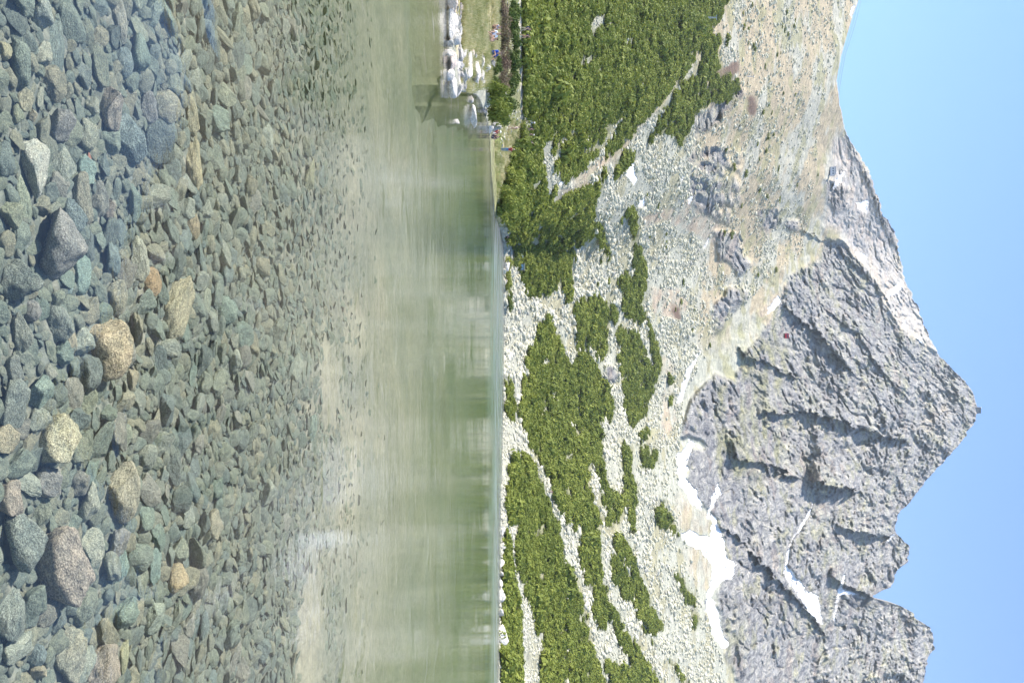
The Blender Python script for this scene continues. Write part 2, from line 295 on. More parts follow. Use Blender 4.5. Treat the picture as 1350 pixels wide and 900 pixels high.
def link(o, parent=None):
    COL.objects.link(o)
    if parent is not None: o.parent = parent
    return o
def mesh_from(name, verts, faces, mats=(), smooth_=True):
    me = bpy.data.meshes.new(name)
    verts = np.asarray(verts, np.float32).reshape(-1, 3)
    if isinstance(faces, np.ndarray):
        nf, k = faces.shape
        me.vertices.add(len(verts)); me.vertices.foreach_set('co', verts.ravel())
        me.loops.add(nf*k); me.loops.foreach_set('vertex_index', faces.astype(np.int32).ravel())
        me.polygons.add(nf); me.polygons.foreach_set('loop_start', np.arange(0, nf*k, k, dtype=np.int32))
        me.update(calc_edges=True)
    else:
        me.from_pydata(verts.tolist(), [], faces)
    for m in mats: me.materials.append(m)
    me.polygons.foreach_set('use_smooth', np.full(len(me.polygons), smooth_))
    me.update(); return me
def grid_faces(n, m):
    i, j = np.meshgrid(np.arange(n-1), np.arange(m-1), indexing='ij')
    a = (i*m+j).ravel()
    return np.stack([a, a+m, a+m+1, a+1], 1)
def tag(o, label=None, cat=None, group=None, kind=None):
    if label: o['label'] = label
    if cat: o['category'] = cat
    if group: o['group'] = group
    if kind: o['kind'] = kind
    return o

# ------------------------------------------------------------------ materials
def newmat(name):
    m = bpy.data.materials.new(name); m.use_nodes = True
    nt = m.node_tree; nt.nodes.clear()
    out = nt.nodes.new('ShaderNodeOutputMaterial')
    return m, nt, out
def N(nt, t, **kw):
    n = nt.nodes.new(t)
    for k, v in kw.items():
        if k in n.inputs: n.inputs[k].default_value = v
        else: setattr(n, k, v)
    return n
def L(nt, a, b): nt.links.new(a, b)
def mixc(nt, fac, a, b, mode='MIX'):
    n = nt.nodes.new('ShaderNodeMix'); n.data_type = 'RGBA'; n.blend_type = mode
    for s, x in ((n.inputs[0], fac), (n.inputs[6], a), (n.inputs[7], b)):
        if hasattr(x, 'is_output'): nt.links.new(x, s)
        else: s.default_value = x if not isinstance(x, tuple) else (*x, 1)[:4]
    return n.outputs[2]
def mathn(nt, op, a, b=None, clamp=False):
    n = nt.nodes.new('ShaderNodeMath'); n.operation = op; n.use_clamp = clamp
    for s, x in zip(n.inputs, (a, b)):
        if x is None: continue
        if hasattr(x, 'is_output'): nt.links.new(x, s)
        else: s.default_value = x
    return n.outputs[0]
def ramp(nt, fac, stops):
    r = nt.nodes.new('ShaderNodeValToRGB'); e = r.color_ramp.elements
    while len(e) < len(stops): e.new(.5)
    for k, (p, c) in enumerate(stops): e[k].position = p; e[k].color = (*c, 1)
    nt.links.new(fac, r.inputs[0]); return r.outputs[0]
def simple(name, col, rough=.7, noise=.12, scale=6., metallic=0., spec=.3):
    m, nt, out = newmat(name)
    b = N(nt, 'ShaderNodeBsdfPrincipled', Roughness=rough, Metallic=metallic)
    b.inputs['Specular IOR Level'].default_value = spec
    tc = N(nt, 'ShaderNodeTexCoord'); n = N(nt, 'ShaderNodeTexNoise', Scale=scale, Detail=4.)
    L(nt, tc.outputs['Object'], n.inputs['Vector'])
    lo = tuple(c*(1-noise*1.6) for c in col); hi = tuple(min(1, c*(1+noise*1.6)) for c in col)
    L(nt, ramp(nt, n.outputs['Fac'], [(.3, lo), (.7, hi)]), b.inputs['Base Color'])
    L(nt, b.outputs[0], out.inputs[0]); return m

def land_material():
    m, nt, out = newmat('land')
    b = N(nt, 'ShaderNodeBsdfPrincipled', Roughness=.9); b.inputs['Specular IOR Level'].default_value = .15
    at = N(nt, 'ShaderNodeAttribute', attribute_name='ground'); ma = N(nt, 'ShaderNodeAttribute', attribute_name='mask')
    sp = N(nt, 'ShaderNodeSeparateColor'); L(nt, ma.outputs['Color'], sp.inputs[0])
    geo = N(nt, 'ShaderNodeNewGeometry')
    n1 = N(nt, 'ShaderNodeTexNoise', Scale=.16, Detail=7., Roughness=.7); L(nt, geo.outputs['Position'], n1.inputs['Vector'])
    n2 = N(nt, 'ShaderNodeTexNoise', Scale=.9, Detail=6., Roughness=.7); L(nt, geo.outputs['Position'], n2.inputs['Vector'])
    mp = N(nt, 'ShaderNodeMapping'); mp.inputs['Rotation'].default_value = (0, R(-24), 0); mp.inputs['Scale'].default_value = (.16, .06, .04)
    L(nt, geo.outputs['Position'], mp.inputs['Vector'])
    n3 = N(nt, 'ShaderNodeTexNoise', Scale=1., Detail=8., Roughness=.68, Distortion=.6); L(nt, mp.outputs[0], n3.inputs['Vector'])
    vo = N(nt, 'ShaderNodeTexVoronoi', Scale=.45); L(nt, geo.outputs['Position'], vo.inputs['Vector'])
    # mottled ground (not snow)
    f = ramp(nt, n1.outputs['Fac'], [(.3, (.62, .62, .64)), (.7, (1.32, 1.3, 1.26))])
    g = ramp(nt, n2.outputs['Fac'], [(.32, (.68, .68, .7)), (.68, (1.24, 1.24, 1.2))])
    w = ramp(nt, n3.outputs['Fac'], [(.36, (.56, .57, .62)), (.5, (1, 1, 1)), (.64, (1.42, 1.37, 1.26))])
    c = mixc(nt, 1., at.outputs['Color'], f, 'MULTIPLY'); c = mixc(nt, 1., c, g, 'MULTIPLY')
    cw = mixc(nt, 1., c, w, 'MULTIPLY'); c = mixc(nt, sp.outputs[0], c, cw)
    c = mixc(nt, sp.outputs[1], c, at.outputs['Color'])
    L(nt, c, b.inputs['Base Color'])
    hgt = mathn(nt, 'ADD', mathn(nt, 'MULTIPLY', n3.outputs['Fac'], mathn(nt, 'MULTIPLY', sp.outputs[0], 15.)), mathn(nt, 'MULTIPLY', n1.outputs['Fac'], 2.2))
    hgt = mathn(nt, 'ADD', hgt, mathn(nt, 'MULTIPLY', n2.outputs['Fac'], .5))
    hgt = mathn(nt, 'MULTIPLY', hgt, mathn(nt, 'SUBTRACT', 1., mathn(nt, 'MULTIPLY', sp.outputs[1], .9)))
    bp = N(nt, 'ShaderNodeBump', Strength=.9, Distance=1.0); L(nt, hgt, bp.inputs['Height']); L(nt, bp.outputs[0], b.inputs['Normal'])
    L(nt, b.outputs[0], out.inputs[0]); return m
M_LAND = land_material()

def rock_material(name, stops, speck, scale=9., rough=.75, bump=.55):
    m, nt, out = newmat(name)
    b = N(nt, 'ShaderNodeBsdfPrincipled', Roughness=rough); b.inputs['Specular IOR Level'].default_value = .25
    oi = N(nt, 'ShaderNodeObjectInfo'); tc = N(nt, 'ShaderNodeTexCoord')
    pal = ramp(nt, oi.outputs['Random'], stops)
    base = mixc(nt, oi.outputs['Alpha'], pal, oi.outputs['Color'])
    if name == 'lake_stone': base = mixc(nt, 1., base, (.95, 1.02, 1.0), 'MULTIPLY')
    off = N(nt, 'ShaderNodeVectorMath', operation='ADD'); L(nt, tc.outputs['Object'], off.inputs[0])
    cx = N(nt, 'ShaderNodeCombineXYZ'); L(nt, mathn(nt, 'MULTIPLY', oi.outputs['Random'], 37.), cx.inputs[0]); L(nt, cx.outputs[0], off.inputs[1])
    n1 = N(nt, 'ShaderNodeTexNoise', Scale=1.6, Detail=5., Roughness=.65); L(nt, off.outputs[0], n1.inputs['Vector'])
    n2 = N(nt, 'ShaderNodeTexNoise', Scale=scale, Detail=5., Roughness=.75); L(nt, off.outputs[0], n2.inputs['Vector'])
    n3 = N(nt, 'ShaderNodeTexNoise', Scale=scale*3.2, Detail=2.); L(nt, off.outputs[0], n3.inputs['Vector'])
    c = mixc(nt, 1., base, ramp(nt, n1.outputs['Fac'], [(.3, (.62, .66, .66)), (.7, (1.3, 1.22, 1.12))]), 'MULTIPLY')
    c = mixc(nt, 1., c, ramp(nt, n2.outputs['Fac'], [(.34, (.7, .7, .72)), (.66, (1.26, 1.26, 1.24))]), 'MULTIPLY')
    c = mixc(nt, 1., c, ramp(nt, n3.outputs['Fac'], [(.36, (1-speck,)*3), (.5, (1, 1, 1)), (.64, (1+speck,)*3)]), 'MULTIPLY')
    L(nt, c, b.inputs['Base Color'])
    h = mathn(nt, 'ADD', mathn(nt, 'MULTIPLY', n2.outputs['Fac'], .6), mathn(nt, 'MULTIPLY', n1.outputs['Fac'], 1.4))
    bp = N(nt, 'ShaderNodeBump', Strength=bump, Distance=.12); L(nt, h, bp.inputs['Height']); L(nt, bp.outputs[0], b.inputs['Normal'])
    L(nt, b.outputs[0], out.inputs[0]); return m
LAKE_PAL = [(0., (.17, .20, .175)), (.2, (.21, .23, .18)), (.4, (.18, .215, .195)), (.55, (.235, .235, .18)), (.7, (.155, .19, .18)), (.85, (.26, .25, .185)), (1., (.22, .24, .205))]
M_STONE = rock_material('lake_stone', LAKE_PAL, .5, scale=6.)
M_SCREE = rock_material('scree_block', [(0, (.47, .45, .34)), (.3, (.57, .54, .43)), (.6, (.42, .41, .33)), (.85, (.60, .57, .47)), (1, (.34, .33, .30))], .15, scale=4., bump=.5)
M_BOULDER = rock_material('pale_granite', [(0, (.52, .49, .46)), (1, (.6, .57, .54))], .3, scale=4., bump=.9)

def leaf_material(name, stops, transl=.25, wi=.34, wo=.24):
    m, nt, out = newmat(name)
    oi = N(nt, 'ShaderNodeObjectInfo'); geo = N(nt, 'ShaderNodeNewGeometry')
    n = N(nt, 'ShaderNodeTexNoise', Scale=.035, Detail=4.); L(nt, geo.outputs['Position'], n.inputs['Vector'])
    s = mathn(nt, 'ADD', mathn(nt, 'MULTIPLY', geo.outputs['Random Per Island'], wi), mathn(nt, 'MULTIPLY', oi.outputs['Random'], wo))
    s = mathn(nt, 'ADD', s, mathn(nt, 'MULTIPLY', mathn(nt, 'SUBTRACT', n.outputs['Fac'], .3), .75))
    c = ramp(nt, s, stops)
    d = N(nt, 'ShaderNodeBsdfPrincipled', Roughness=.65); d.inputs['Specular IOR Level'].default_value = .2
    t = N(nt, 'ShaderNodeBsdfTranslucent'); L(nt, c, d.inputs['Base Color']); L(nt, c, t.inputs['Color'])
    mx = N(nt, 'ShaderNodeMixShader'); mx.inputs[0].default_value = transl
    L(nt, d.outputs[0], mx.inputs[1]); L(nt, t.outputs[0], mx.inputs[2]); L(nt, mx.outputs[0], out.inputs[0]); return m
M_PINE = leaf_material('pine_needles', [(0, (.09, .12, .022)), (.35, (.175, .21, .034)), (.65, (.26, .285, .05)), (1, (.35, .355, .09))])
M_SHRUB = leaf_material('shrub_leaves', [(0, (.05, .08, .015)), (.5, (.11, .15, .03)), (1, (.19, .21, .05))])
M_HEATH = leaf_material('heather_twigs', [(0, (.15, .09, .075)), (.4, (.21, .14, .10)), (.7, (.19, .19, .08)), (1, (.27, .19, .14))])
M_GRASS = leaf_material('grass_blades', [(0, (.09, .14, .03)), (.35, (.24, .27, .08)), (.65, (.52, .46, .22)), (1, (.80, .71, .46))], .25, .25, .65)

# ------------------------------------------------------------------ land colours
def lerp(a, b, t): return a*(1-t[..., None])+np.array(b)*t[..., None]
def build_land():
    u, v = UU, VV
    x, y, z = Pland[..., 0], Pland[..., 1], Pland[..., 2]
    z_ = {k: samp(a, u, v) for k, a in Z.items()}
    n1 = fbm(x/70., y/120., z/50., 4); n2 = fbm(x/25.+9, y/40., z/18., 4); n3 = fbm(x/10., y/18., z/8.+4, 3)
    c = np.zeros(u.shape+(3,))+np.array([.40, .395, .32])                        # lichen-pale scree
    upper = smooth((v-905)/25.)*(1-smooth((u-420)/60.))
    c = lerp(c, (.43, .41, .33), upper)
    c = lerp(c, (.43, .34, .215), np.clip(upper*smooth((n1+.15*n3+.12)/.25), 0, 1)*.8)
    c = lerp(c, (.31, .29, .16), np.clip(upper*smooth((n2+.25*n3-.12)/.3), 0, 1)*.75)
    mid = (1-upper)*smooth((v-690)/20.)
    c = lerp(c, (.33, .30, .18), np.clip(mid*smooth((n2+.3*n1-.08)/.25), 0, 1)*.75)
    c = lerp(c, (.45, .36, .265), np.clip(z_['tan']*(.62+.7*n3+.5*n2)*np.where((u > 600) & (v > 885), .5, 1), 0, 1))
    rock = np.zeros(u.shape+(3,))+np.array([.42, .405, .39])
    rock = lerp(rock, (.46, .445, .38), smooth((n1-.05)/.4)*.6)
    rock = lerp(rock, (.29, .285, .29), smooth((-n2-.15)/.3)*.6)
    rock = lerp(rock, (.39, .375, .23), smooth((n2+.4*n3-.3)/.25)*.55)            # grass ledges
    rock = lerp(rock, (.40, .33, .29), smooth((n1*.6-n2-.45)/.25)*.5)
    c = c*(1-z_['face'][..., None])+rock*z_['face'][..., None]
    base = smooth((v-930)/30.)*(1-smooth((v-1010)/40.))*smooth((u-400)/60.)*(1-smooth((u-600)/60.))
    c = lerp(c, (.33, .32, .19), np.clip(base*(.5+n2*1.4), 0, 1)*.7)
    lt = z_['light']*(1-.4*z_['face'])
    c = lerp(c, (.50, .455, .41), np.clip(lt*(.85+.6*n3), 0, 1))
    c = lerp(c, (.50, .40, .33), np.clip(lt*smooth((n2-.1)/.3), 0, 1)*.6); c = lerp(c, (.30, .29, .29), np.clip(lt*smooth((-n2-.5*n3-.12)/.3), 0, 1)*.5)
    c = lerp(c, (.17, .115, .085), z_['brown'])
    c = lerp(c, (.23, .235, .105), np.clip(z_['halo']*(1.0+1.2*n3+.6*n2), 0, 1)*.75*(v > 690))
    c = lerp(c, (.085, .095, .04), z_['pine']*.85)
    low = 1-smooth((v-690)/8.)
    c = lerp(c, (.24, .24, .09), np.clip(low*smooth((v-640)/10.)*(u < 300), 0, 1)*.8)
    c = lerp(c, (.30, .27, .13), z_['grassb']);
    gn = fbm(x/.9, y/3.5, z, 3); c = lerp(c, (.52, .45, .27), z_['grassb']*smooth((gn+.05)/.3)*.8); c = lerp(c, (.16, .17, .07), z_['grassb']*smooth((-gn-.1)/.3)*.8); c = lerp(c, (.16, .21, .06), z_['grassb']*smooth((n3+.012*(v-632))/.4)*.8)
    c = lerp(c, (.56, .52, .46), z_['rockb']*np.clip(.75+1.2*gn, 0, 1))
    c = lerp(c, (.36, .31, .19), z_['shoreg']*np.clip(.8+n3, 0, 1))
    c = lerp(c, (.22, .25, .08), z_['shoreg']*smooth((n3-.05)/.2))
    c = lerp(c, (.58, .52, .44), z_['path'])
    under = 1-smooth((Pland[..., 2]+.10)/.12); c = lerp(c, (.27, .262, .185), under)               # wet below the water line
    snow = smooth((z_['snow']+.34*n3+.14*n2+.38*fbm(x/3.5, y/8., z/3.5, 3)-.46)/.30)*smooth(z_['snow']*4)
    pinksnow = np.clip(.5+n2, 0, 1)
    c = lerp(c, (.80, .79, .78), snow); c = lerp(c, (.62, .57, .52), np.clip(snow*smooth((n2+.5*n3-.3)/.3), 0, 1)*.7)
    mask = np.stack([z_['face'], np.maximum(snow, .85*under), z_['pine'], np.ones_like(snow)], -1)
    # split the sheet: hillside below, mountain above; the back side of the crest drops away behind
    n, m = u.shape
    top = Pland[:, -1]
    back = [top+np.array([0, 18., -8.]), top+np.array([0, 120., -90.]), top+np.array([0, 500., -420.])]
    V = np.concatenate([Pland]+[b[:, None] for b in back], 1); m2 = V.shape[1]
    C = np.concatenate([c]+[c[:, -1:]]*3, 1); Mk = np.concatenate([mask]+[mask[:, -1:]]*3, 1)
    fc = grid_faces(n, m2)
    fv = np.concatenate([VV]+[VV[:, -1:]]*3, 1).ravel()[fc[:, 0]]; fu = np.repeat(ucol, m2)[fc[:, 0]]
    cut = np.interp(fu, [0, 300, 420, 520, 640, 700, 800, 900], [2000, 2000, 960, 898, 893, 900, 925, 965])
    for name, sel in (('hillside', fv < cut), ('mountain', fv >= cut)):
        f = fc[sel]; used = np.unique(f); re = np.zeros(n*m2, np.int64); re[used] = np.arange(len(used))
        me = mesh_from(name, V.reshape(-1, 3)[used], re[f], [M_LAND])
        for an, arr in (('ground', np.concatenate([C, np.ones(C.shape[:2]+(1,))], -1)), ('mask', Mk)):
            a = me.attributes.new(an, 'FLOAT_COLOR', 'POINT'); a.data.foreach_set('color', arr.reshape(-1, 4)[used].astype(np.float32).ravel())
        tag(link(bpy.data.objects.new(name, me)), kind='structure')
build_land()

# ------------------------------------------------------------------ lake bed and water
def bed_z(x, y):
    r = np.hypot(x, y)
    d = np.interp(r, [0, 3, 5, 7, 10, 14, 20, 30, 60, 120, 300], [-.2, -.26, -.32, -.38, -.48, -.62, -.8, -1.05, -1.5, -1.9, -2.3])
    return d+.05*fbm(x/1.7, y/1.7, x*0+.2, 3)+np.clip((r-8)/20, 0, 1)*.22*fbm(x/6., y/6., x*0+4.2, 3)
def bed_point(u, v, lift=0):
    """lake bed point seen at photo column v, row u (v below the horizon)"""
    Y = CAMZ*F/(VH-v)
    for _ in range(12): Y = (CAMZ-bed_z(np.array(Y*(u-450)/F), np.array(Y))-lift)*F/(VH-v)
    return float(Y*(u-450)/F), float(Y)
def build_bed():
    r = np.concatenate([np.linspace(1.5, 16, 420), np.geomspace(16.1, 330, 200)]); th = np.radians(np.linspace(-75, 75, 520))
    Rr, Th = np.meshgrid(r, th, indexing='ij')
    x, y = Rr*np.sin(Th), Rr*np.cos(Th)-0.0
    z = bed_z(x, y)+.02*fbm(x*6, y*6, x*0, 2)*(Rr < 16)
    m, nt, out = newmat('lake_bed')
    b = N(nt, 'ShaderNodeBsdfPrincipled', Roughness=.9); geo = N(nt, 'ShaderNodeNewGeometry')
    n1 = N(nt, 'ShaderNodeTexNoise', Scale=.35, Detail=5.); n2 = N(nt, 'ShaderNodeTexNoise', Scale=7., Detail=6., Roughness=.7); vo = N(nt, 'ShaderNodeTexVoronoi', Scale=5.)
    for q in (n1, n2, vo): L(nt, geo.outputs['Position'], q.inputs['Vector'])
    at = N(nt, 'ShaderNodeAttribute', attribute_name='sand')
    c = ramp(nt, n1.outputs['Fac'], [(.35, (.20, .215, .16)), (.55, (.29, .285, .21)), (.7, (.38, .35, .25))])
    c = mixc(nt, at.outputs['Fac'], c, (.37, .345, .25))
    c = mixc(nt, 1., c, ramp(nt, n2.outputs['Fac'], [(.35, (.6, .6, .6)), (.65, (1.35, 1.32, 1.25))]), 'MULTIPLY')
    c = mixc(nt, .5, c, ramp(nt, vo.outputs['Color'], [(0, (.13, .145, .12)), (1, (.32, .31, .25))]))
    vp = N(nt, 'ShaderNodeTexVoronoi', Scale=9.); L(nt, geo.outputs['Position'], vp.inputs['Vector'])
    peb = mixc(nt, 1., ramp(nt, vp.outputs['Color'], [(0, (.13, .155, .135)), (.5, (.20, .22, .175)), (1, (.27, .265, .2))]), ramp(nt, vp.outputs['Distance'], [(.35, (1, 1, 1)), (.75, (.45, .5, .5))]), 'MULTIPLY')
    sx = N(nt, 'ShaderNodeSeparateXYZ'); L(nt, geo.outputs['Position'], sx.inputs[0])
    farf = mathn(nt, 'ADD', mathn(nt, 'MULTIPLY', mathn(nt, 'SUBTRACT', sx.outputs[1], 8.5), .10), mathn(nt, 'MULTIPLY', mathn(nt, 'SUBTRACT', n1.outputs['Fac'], .5), 1.6), True)
    c = mixc(nt, mathn(nt, 'MAXIMUM', farf, at.outputs['Fac']), peb, c)
    L(nt, c, b.inputs['Base Color'])
    bp = N(nt, 'ShaderNodeBump', Strength=.8, Distance=.06); L(nt, n2.outputs['Fac'], bp.inputs['Height']); L(nt, bp.outputs[0], b.inputs['Normal'])
    L(nt, b.outputs[0], out.inputs[0])
    me = mesh_from('lake_bed', np.stack([x, y, z], -1), grid_faces(*x.shape)[:, ::-1].copy(), [m])
    # sandy lobes: world places
    s = np.zeros(x.shape)
    for u, v, du, dv in ((850, 405, 110, 26), (800, 470, 60, 8), (590, 500, 20, 10), (500, 430, 90, 30), (560, 405, 60, 22), (430, 470, 60, 25), (240, 408, 24, 9), (60, 530, 50, 7)):
        bx, by = bed_point(u, v); sx = du*by/F; sy = dv*by/(VH-v)
        s = np.maximum(s, smooth(1.35-np.sqrt(((x-bx)/sx)**2+((y-by)/sy)**2)+.4*fbm(x/.9, y/.9, x*0, 3)))
    a = me.attributes.new('sand', 'FLOAT', 'POINT'); a.data.foreach_set('value', s.astype(np.float32).ravel())
    tag(link(bpy.data.objects.new('lake_bed', me)), kind='structure')
build_bed()

def build_water():
    m, nt, out = newmat('lake_water')
    geo = N(nt, 'ShaderNodeNewGeometry')
    sx = N(nt, 'ShaderNodeSeparateXYZ'); L(nt, geo.outputs['Position'], sx.inputs[0])
    dist = sx.outputs[1]
    def wave(scale, sy, detail):
        mp = N(nt, 'ShaderNodeMapping'); mp.inputs['Scale'].default_value = (scale, scale*sy, scale); L(nt, geo.outputs['Position'], mp.inputs['Vector'])
        q = N(nt, 'ShaderNodeTexNoise', Scale=1., Detail=detail, Roughness=.55); L(nt, mp.outputs[0], q.inputs['Vector']); return q.outputs['Fac']
    w1, w2, w3 = wave(9., 1.3, 2.), wave(2.6, 1.6, 3.), wave(.5, 2., 3.)
    patch = wave(.12, 1.5, 2.); w0 = wave(30., 1.1, 2.)
    near = mathn(nt, 'MULTIPLY', mathn(nt, 'SUBTRACT', dist, 6.), .12, True)                     # calm at the near edge
    far = mathn(nt, 'MULTIPLY', mathn(nt, 'SUBTRACT', dist, 62.), .03, True)                      # a breeze ruffles the far side
    amp = mathn(nt, 'ADD', mathn(nt, 'MULTIPLY', near, .0050), .0014)
    amp = mathn(nt, 'ADD', amp, mathn(nt, 'MULTIPLY', far, .055))
    amp = mathn(nt, 'MULTIPLY', amp, ramp(nt, patch, [(.38, (.35,)*3), (.62, (1.2,)*3)]))
    gust = wave(.55, 1.0, 2.); amp = mathn(nt, 'ADD', amp, mathn(nt, 'MULTIPLY', ramp(nt, gust, [(.60, (0, 0, 0)), (.70, (1, 1, 1))]), .0045))
    h = mathn(nt, 'ADD', mathn(nt, 'ADD', mathn(nt, 'MULTIPLY', w1, .32), mathn(nt, 'MULTIPLY', w0, .16)), mathn(nt, 'ADD', mathn(nt, 'MULTIPLY', w2, 1.), mathn(nt, 'MULTIPLY', w3, 2.4)))
    bp = N(nt, 'ShaderNodeBump', Strength=1., Distance=1.); L(nt, mathn(nt, 'MULTIPLY', h, amp), bp.inputs['Height'])
    fr = N(nt, 'ShaderNodeFresnel', IOR=1.43); L(nt, bp.outputs[0], fr.inputs['Normal'])
    gl = N(nt, 'ShaderNodeBsdfGlossy', Roughness=.03); L(nt, bp.outputs[0], gl.inputs['Normal'])
    band = mathn(nt, 'MULTIPLY', mathn(nt, 'SUBTRACT', dist, 74.), .035, True)
    L(nt, mathn(nt, 'ADD', mathn(nt, 'MULTIPLY', band, mathn(nt, 'MULTIPLY', patch, .42)), .03), gl.inputs['Roughness'])
    tr = N(nt, 'ShaderNodeBsdfTransparent')
    mx = N(nt, 'ShaderNodeMixShader'); L(nt, fr.outputs[0], mx.inputs[0]); L(nt, tr.outputs[0], mx.inputs[1]); L(nt, gl.outputs[0], mx.inputs[2])
    L(nt, mx.outputs[0], out.inputs['Surface'])
    va = N(nt, 'ShaderNodeVolumeAbsorption', Density=.028); va.inputs['Color'].default_value = (.22, .72, .52, 1)
    vs_ = N(nt, 'ShaderNodeVolumeScatter', Density=.015); vs_.inputs['Color'].default_value = (.80, .97, .82, 1)
    ad = N(nt, 'ShaderNodeAddShader'); L(nt, va.outputs[0], ad.inputs[0]); L(nt, vs_.outputs[0], ad.inputs[1]); L(nt, ad.outputs[0], out.inputs['Volume'])
    x0, x1, y0, y1, zb = -160., 170., -12., 235., -6.
    vtx = [(x0, y0, 0), (x1, y0, 0), (x1, y1, 0), (x0, y1, 0), (x0, y0, zb), (x1, y0, zb), (x1, y1, zb), (x0, y1, zb)]
    me = mesh_from('lake_water', vtx, [(0, 1, 2, 3), (7, 6, 5, 4), (0, 4, 5, 1), (1, 5, 6, 2), (2, 6, 7, 3), (3, 7, 4, 0)], [m], False)
    tag(link(bpy.data.objects.new('lake_water', me)), kind='structure')
build_water()

# ------------------------------------------------------------------ rocks
import bmesh
def rock_mesh(name, seed, sub, mat, cuts=11, rough=.05, lo=.5, hi=.86):
    rg = np.random.default_rng(seed)
    bm = bmesh.new(); bmesh.ops.create_icosphere(bm, subdivisions=sub, radius=1.0)
    co = np.array([v.co[:] for v in bm.verts])
    for _ in range(cuts):
        n = rg.normal(size=3); n /= np.linalg.norm(n); d = rg.uniform(lo, hi)
        ex = np.maximum(0, co@n-d); co -= ex[:, None]*n[None]*.96
    q = seed*3.7
    nr = co/np.linalg.norm(co, axis=1)[:, None]
    co += nr*(rough*fbm(co[:, 0]*2+q, co[:, 1]*2, co[:, 2]*2, 3)+rough*.35*fbm(co[:, 0]*7+q, co[:, 1]*7, co[:, 2]*7, 2))[:, None]
    co -= (co.max(0)+co.min(0))/2; co /= (co.max(0)-co.min(0))/2          # unit half extents
    for v, c in zip(bm.verts, co): v.co = c
    me = bpy.data.meshes.new(name); bm.to_mesh(me); bm.free(); me.materials.append(mat)
    me.polygons.foreach_set('use_smooth', np.ones(len(me.polygons), bool)); return me
def proto_coll(name, meshes):
    c = bpy.data.collections.new(name)
    for k, me in enumerate(meshes):
        o = bpy.data.objects.new('%s_%02d' % (name, k), me); o.color = (1, 1, 1, 0); c.objects.link(o)
    return c
def scatter(name, pts, rot, scl, idx, coll, kind='stuff', label=None, cat=None):
    me = bpy.data.meshes.new(name); n = len(pts)
    me.vertices.add(n); me.vertices.foreach_set('co', np.asarray(pts, np.float32).ravel())
    for an, ty, arr, key in (('rot', 'FLOAT_VECTOR', rot, 'vector'), ('scl', 'FLOAT_VECTOR', scl, 'vector'), ('idx', 'INT', idx, 'value')):
        a = me.attributes.new(an, ty, 'POINT'); a.data.foreach_set(key, np.asarray(arr, np.int32 if ty == 'INT' else np.float32).ravel())
    o = link(bpy.data.objects.new(name, me))
    g = bpy.data.node_groups.new(name, 'GeometryNodeTree')
    g.interface.new_socket('Geometry', in_out='INPUT', socket_type='NodeSocketGeometry'); g.interface.new_socket('Geometry', in_out='OUTPUT', socket_type='NodeSocketGeometry')
    gi, go = g.nodes.new('NodeGroupInput'), g.nodes.new('NodeGroupOutput')
    ip = g.nodes.new('GeometryNodeInstanceOnPoints'); ci = g.nodes.new('GeometryNodeCollectionInfo')
    ci.inputs['Collection'].default_value = coll; ci.inputs['Separate Children'].default_value = True; ci.inputs['Reset Children'].default_value = True
    ip.inputs['Pick Instance'].default_value = True
    def named(nm, ty):
        q = g.nodes.new('GeometryNodeInputNamedAttribute'); q.data_type = ty; q.inputs['Name'].default_value = nm
        return [s for s in q.outputs if s.enabled and s.name == 'Attribute'][0]
    er = g.nodes.new('FunctionNodeEulerToRotation')
    g.links.new(named('rot', 'FLOAT_VECTOR'), er.inputs[0]); g.links.new(er.outputs[0], ip.inputs['Rotation'])
    g.links.new(named('scl', 'FLOAT_VECTOR'), ip.inputs['Scale']); g.links.new(named('idx', 'INT'), ip.inputs['Instance Index'])
    g.links.new(gi.outputs[0], ip.inputs['Points']); g.links.new(ci.outputs[0], ip.inputs['Instance']); g.links.new(ip.outputs[0], go.inputs[0])
    md = o.modifiers.new('scatter', 'NODES'); md.node_group = g; o.color = (1, 1, 1, 0)
    return tag(o, label, cat, None, kind)

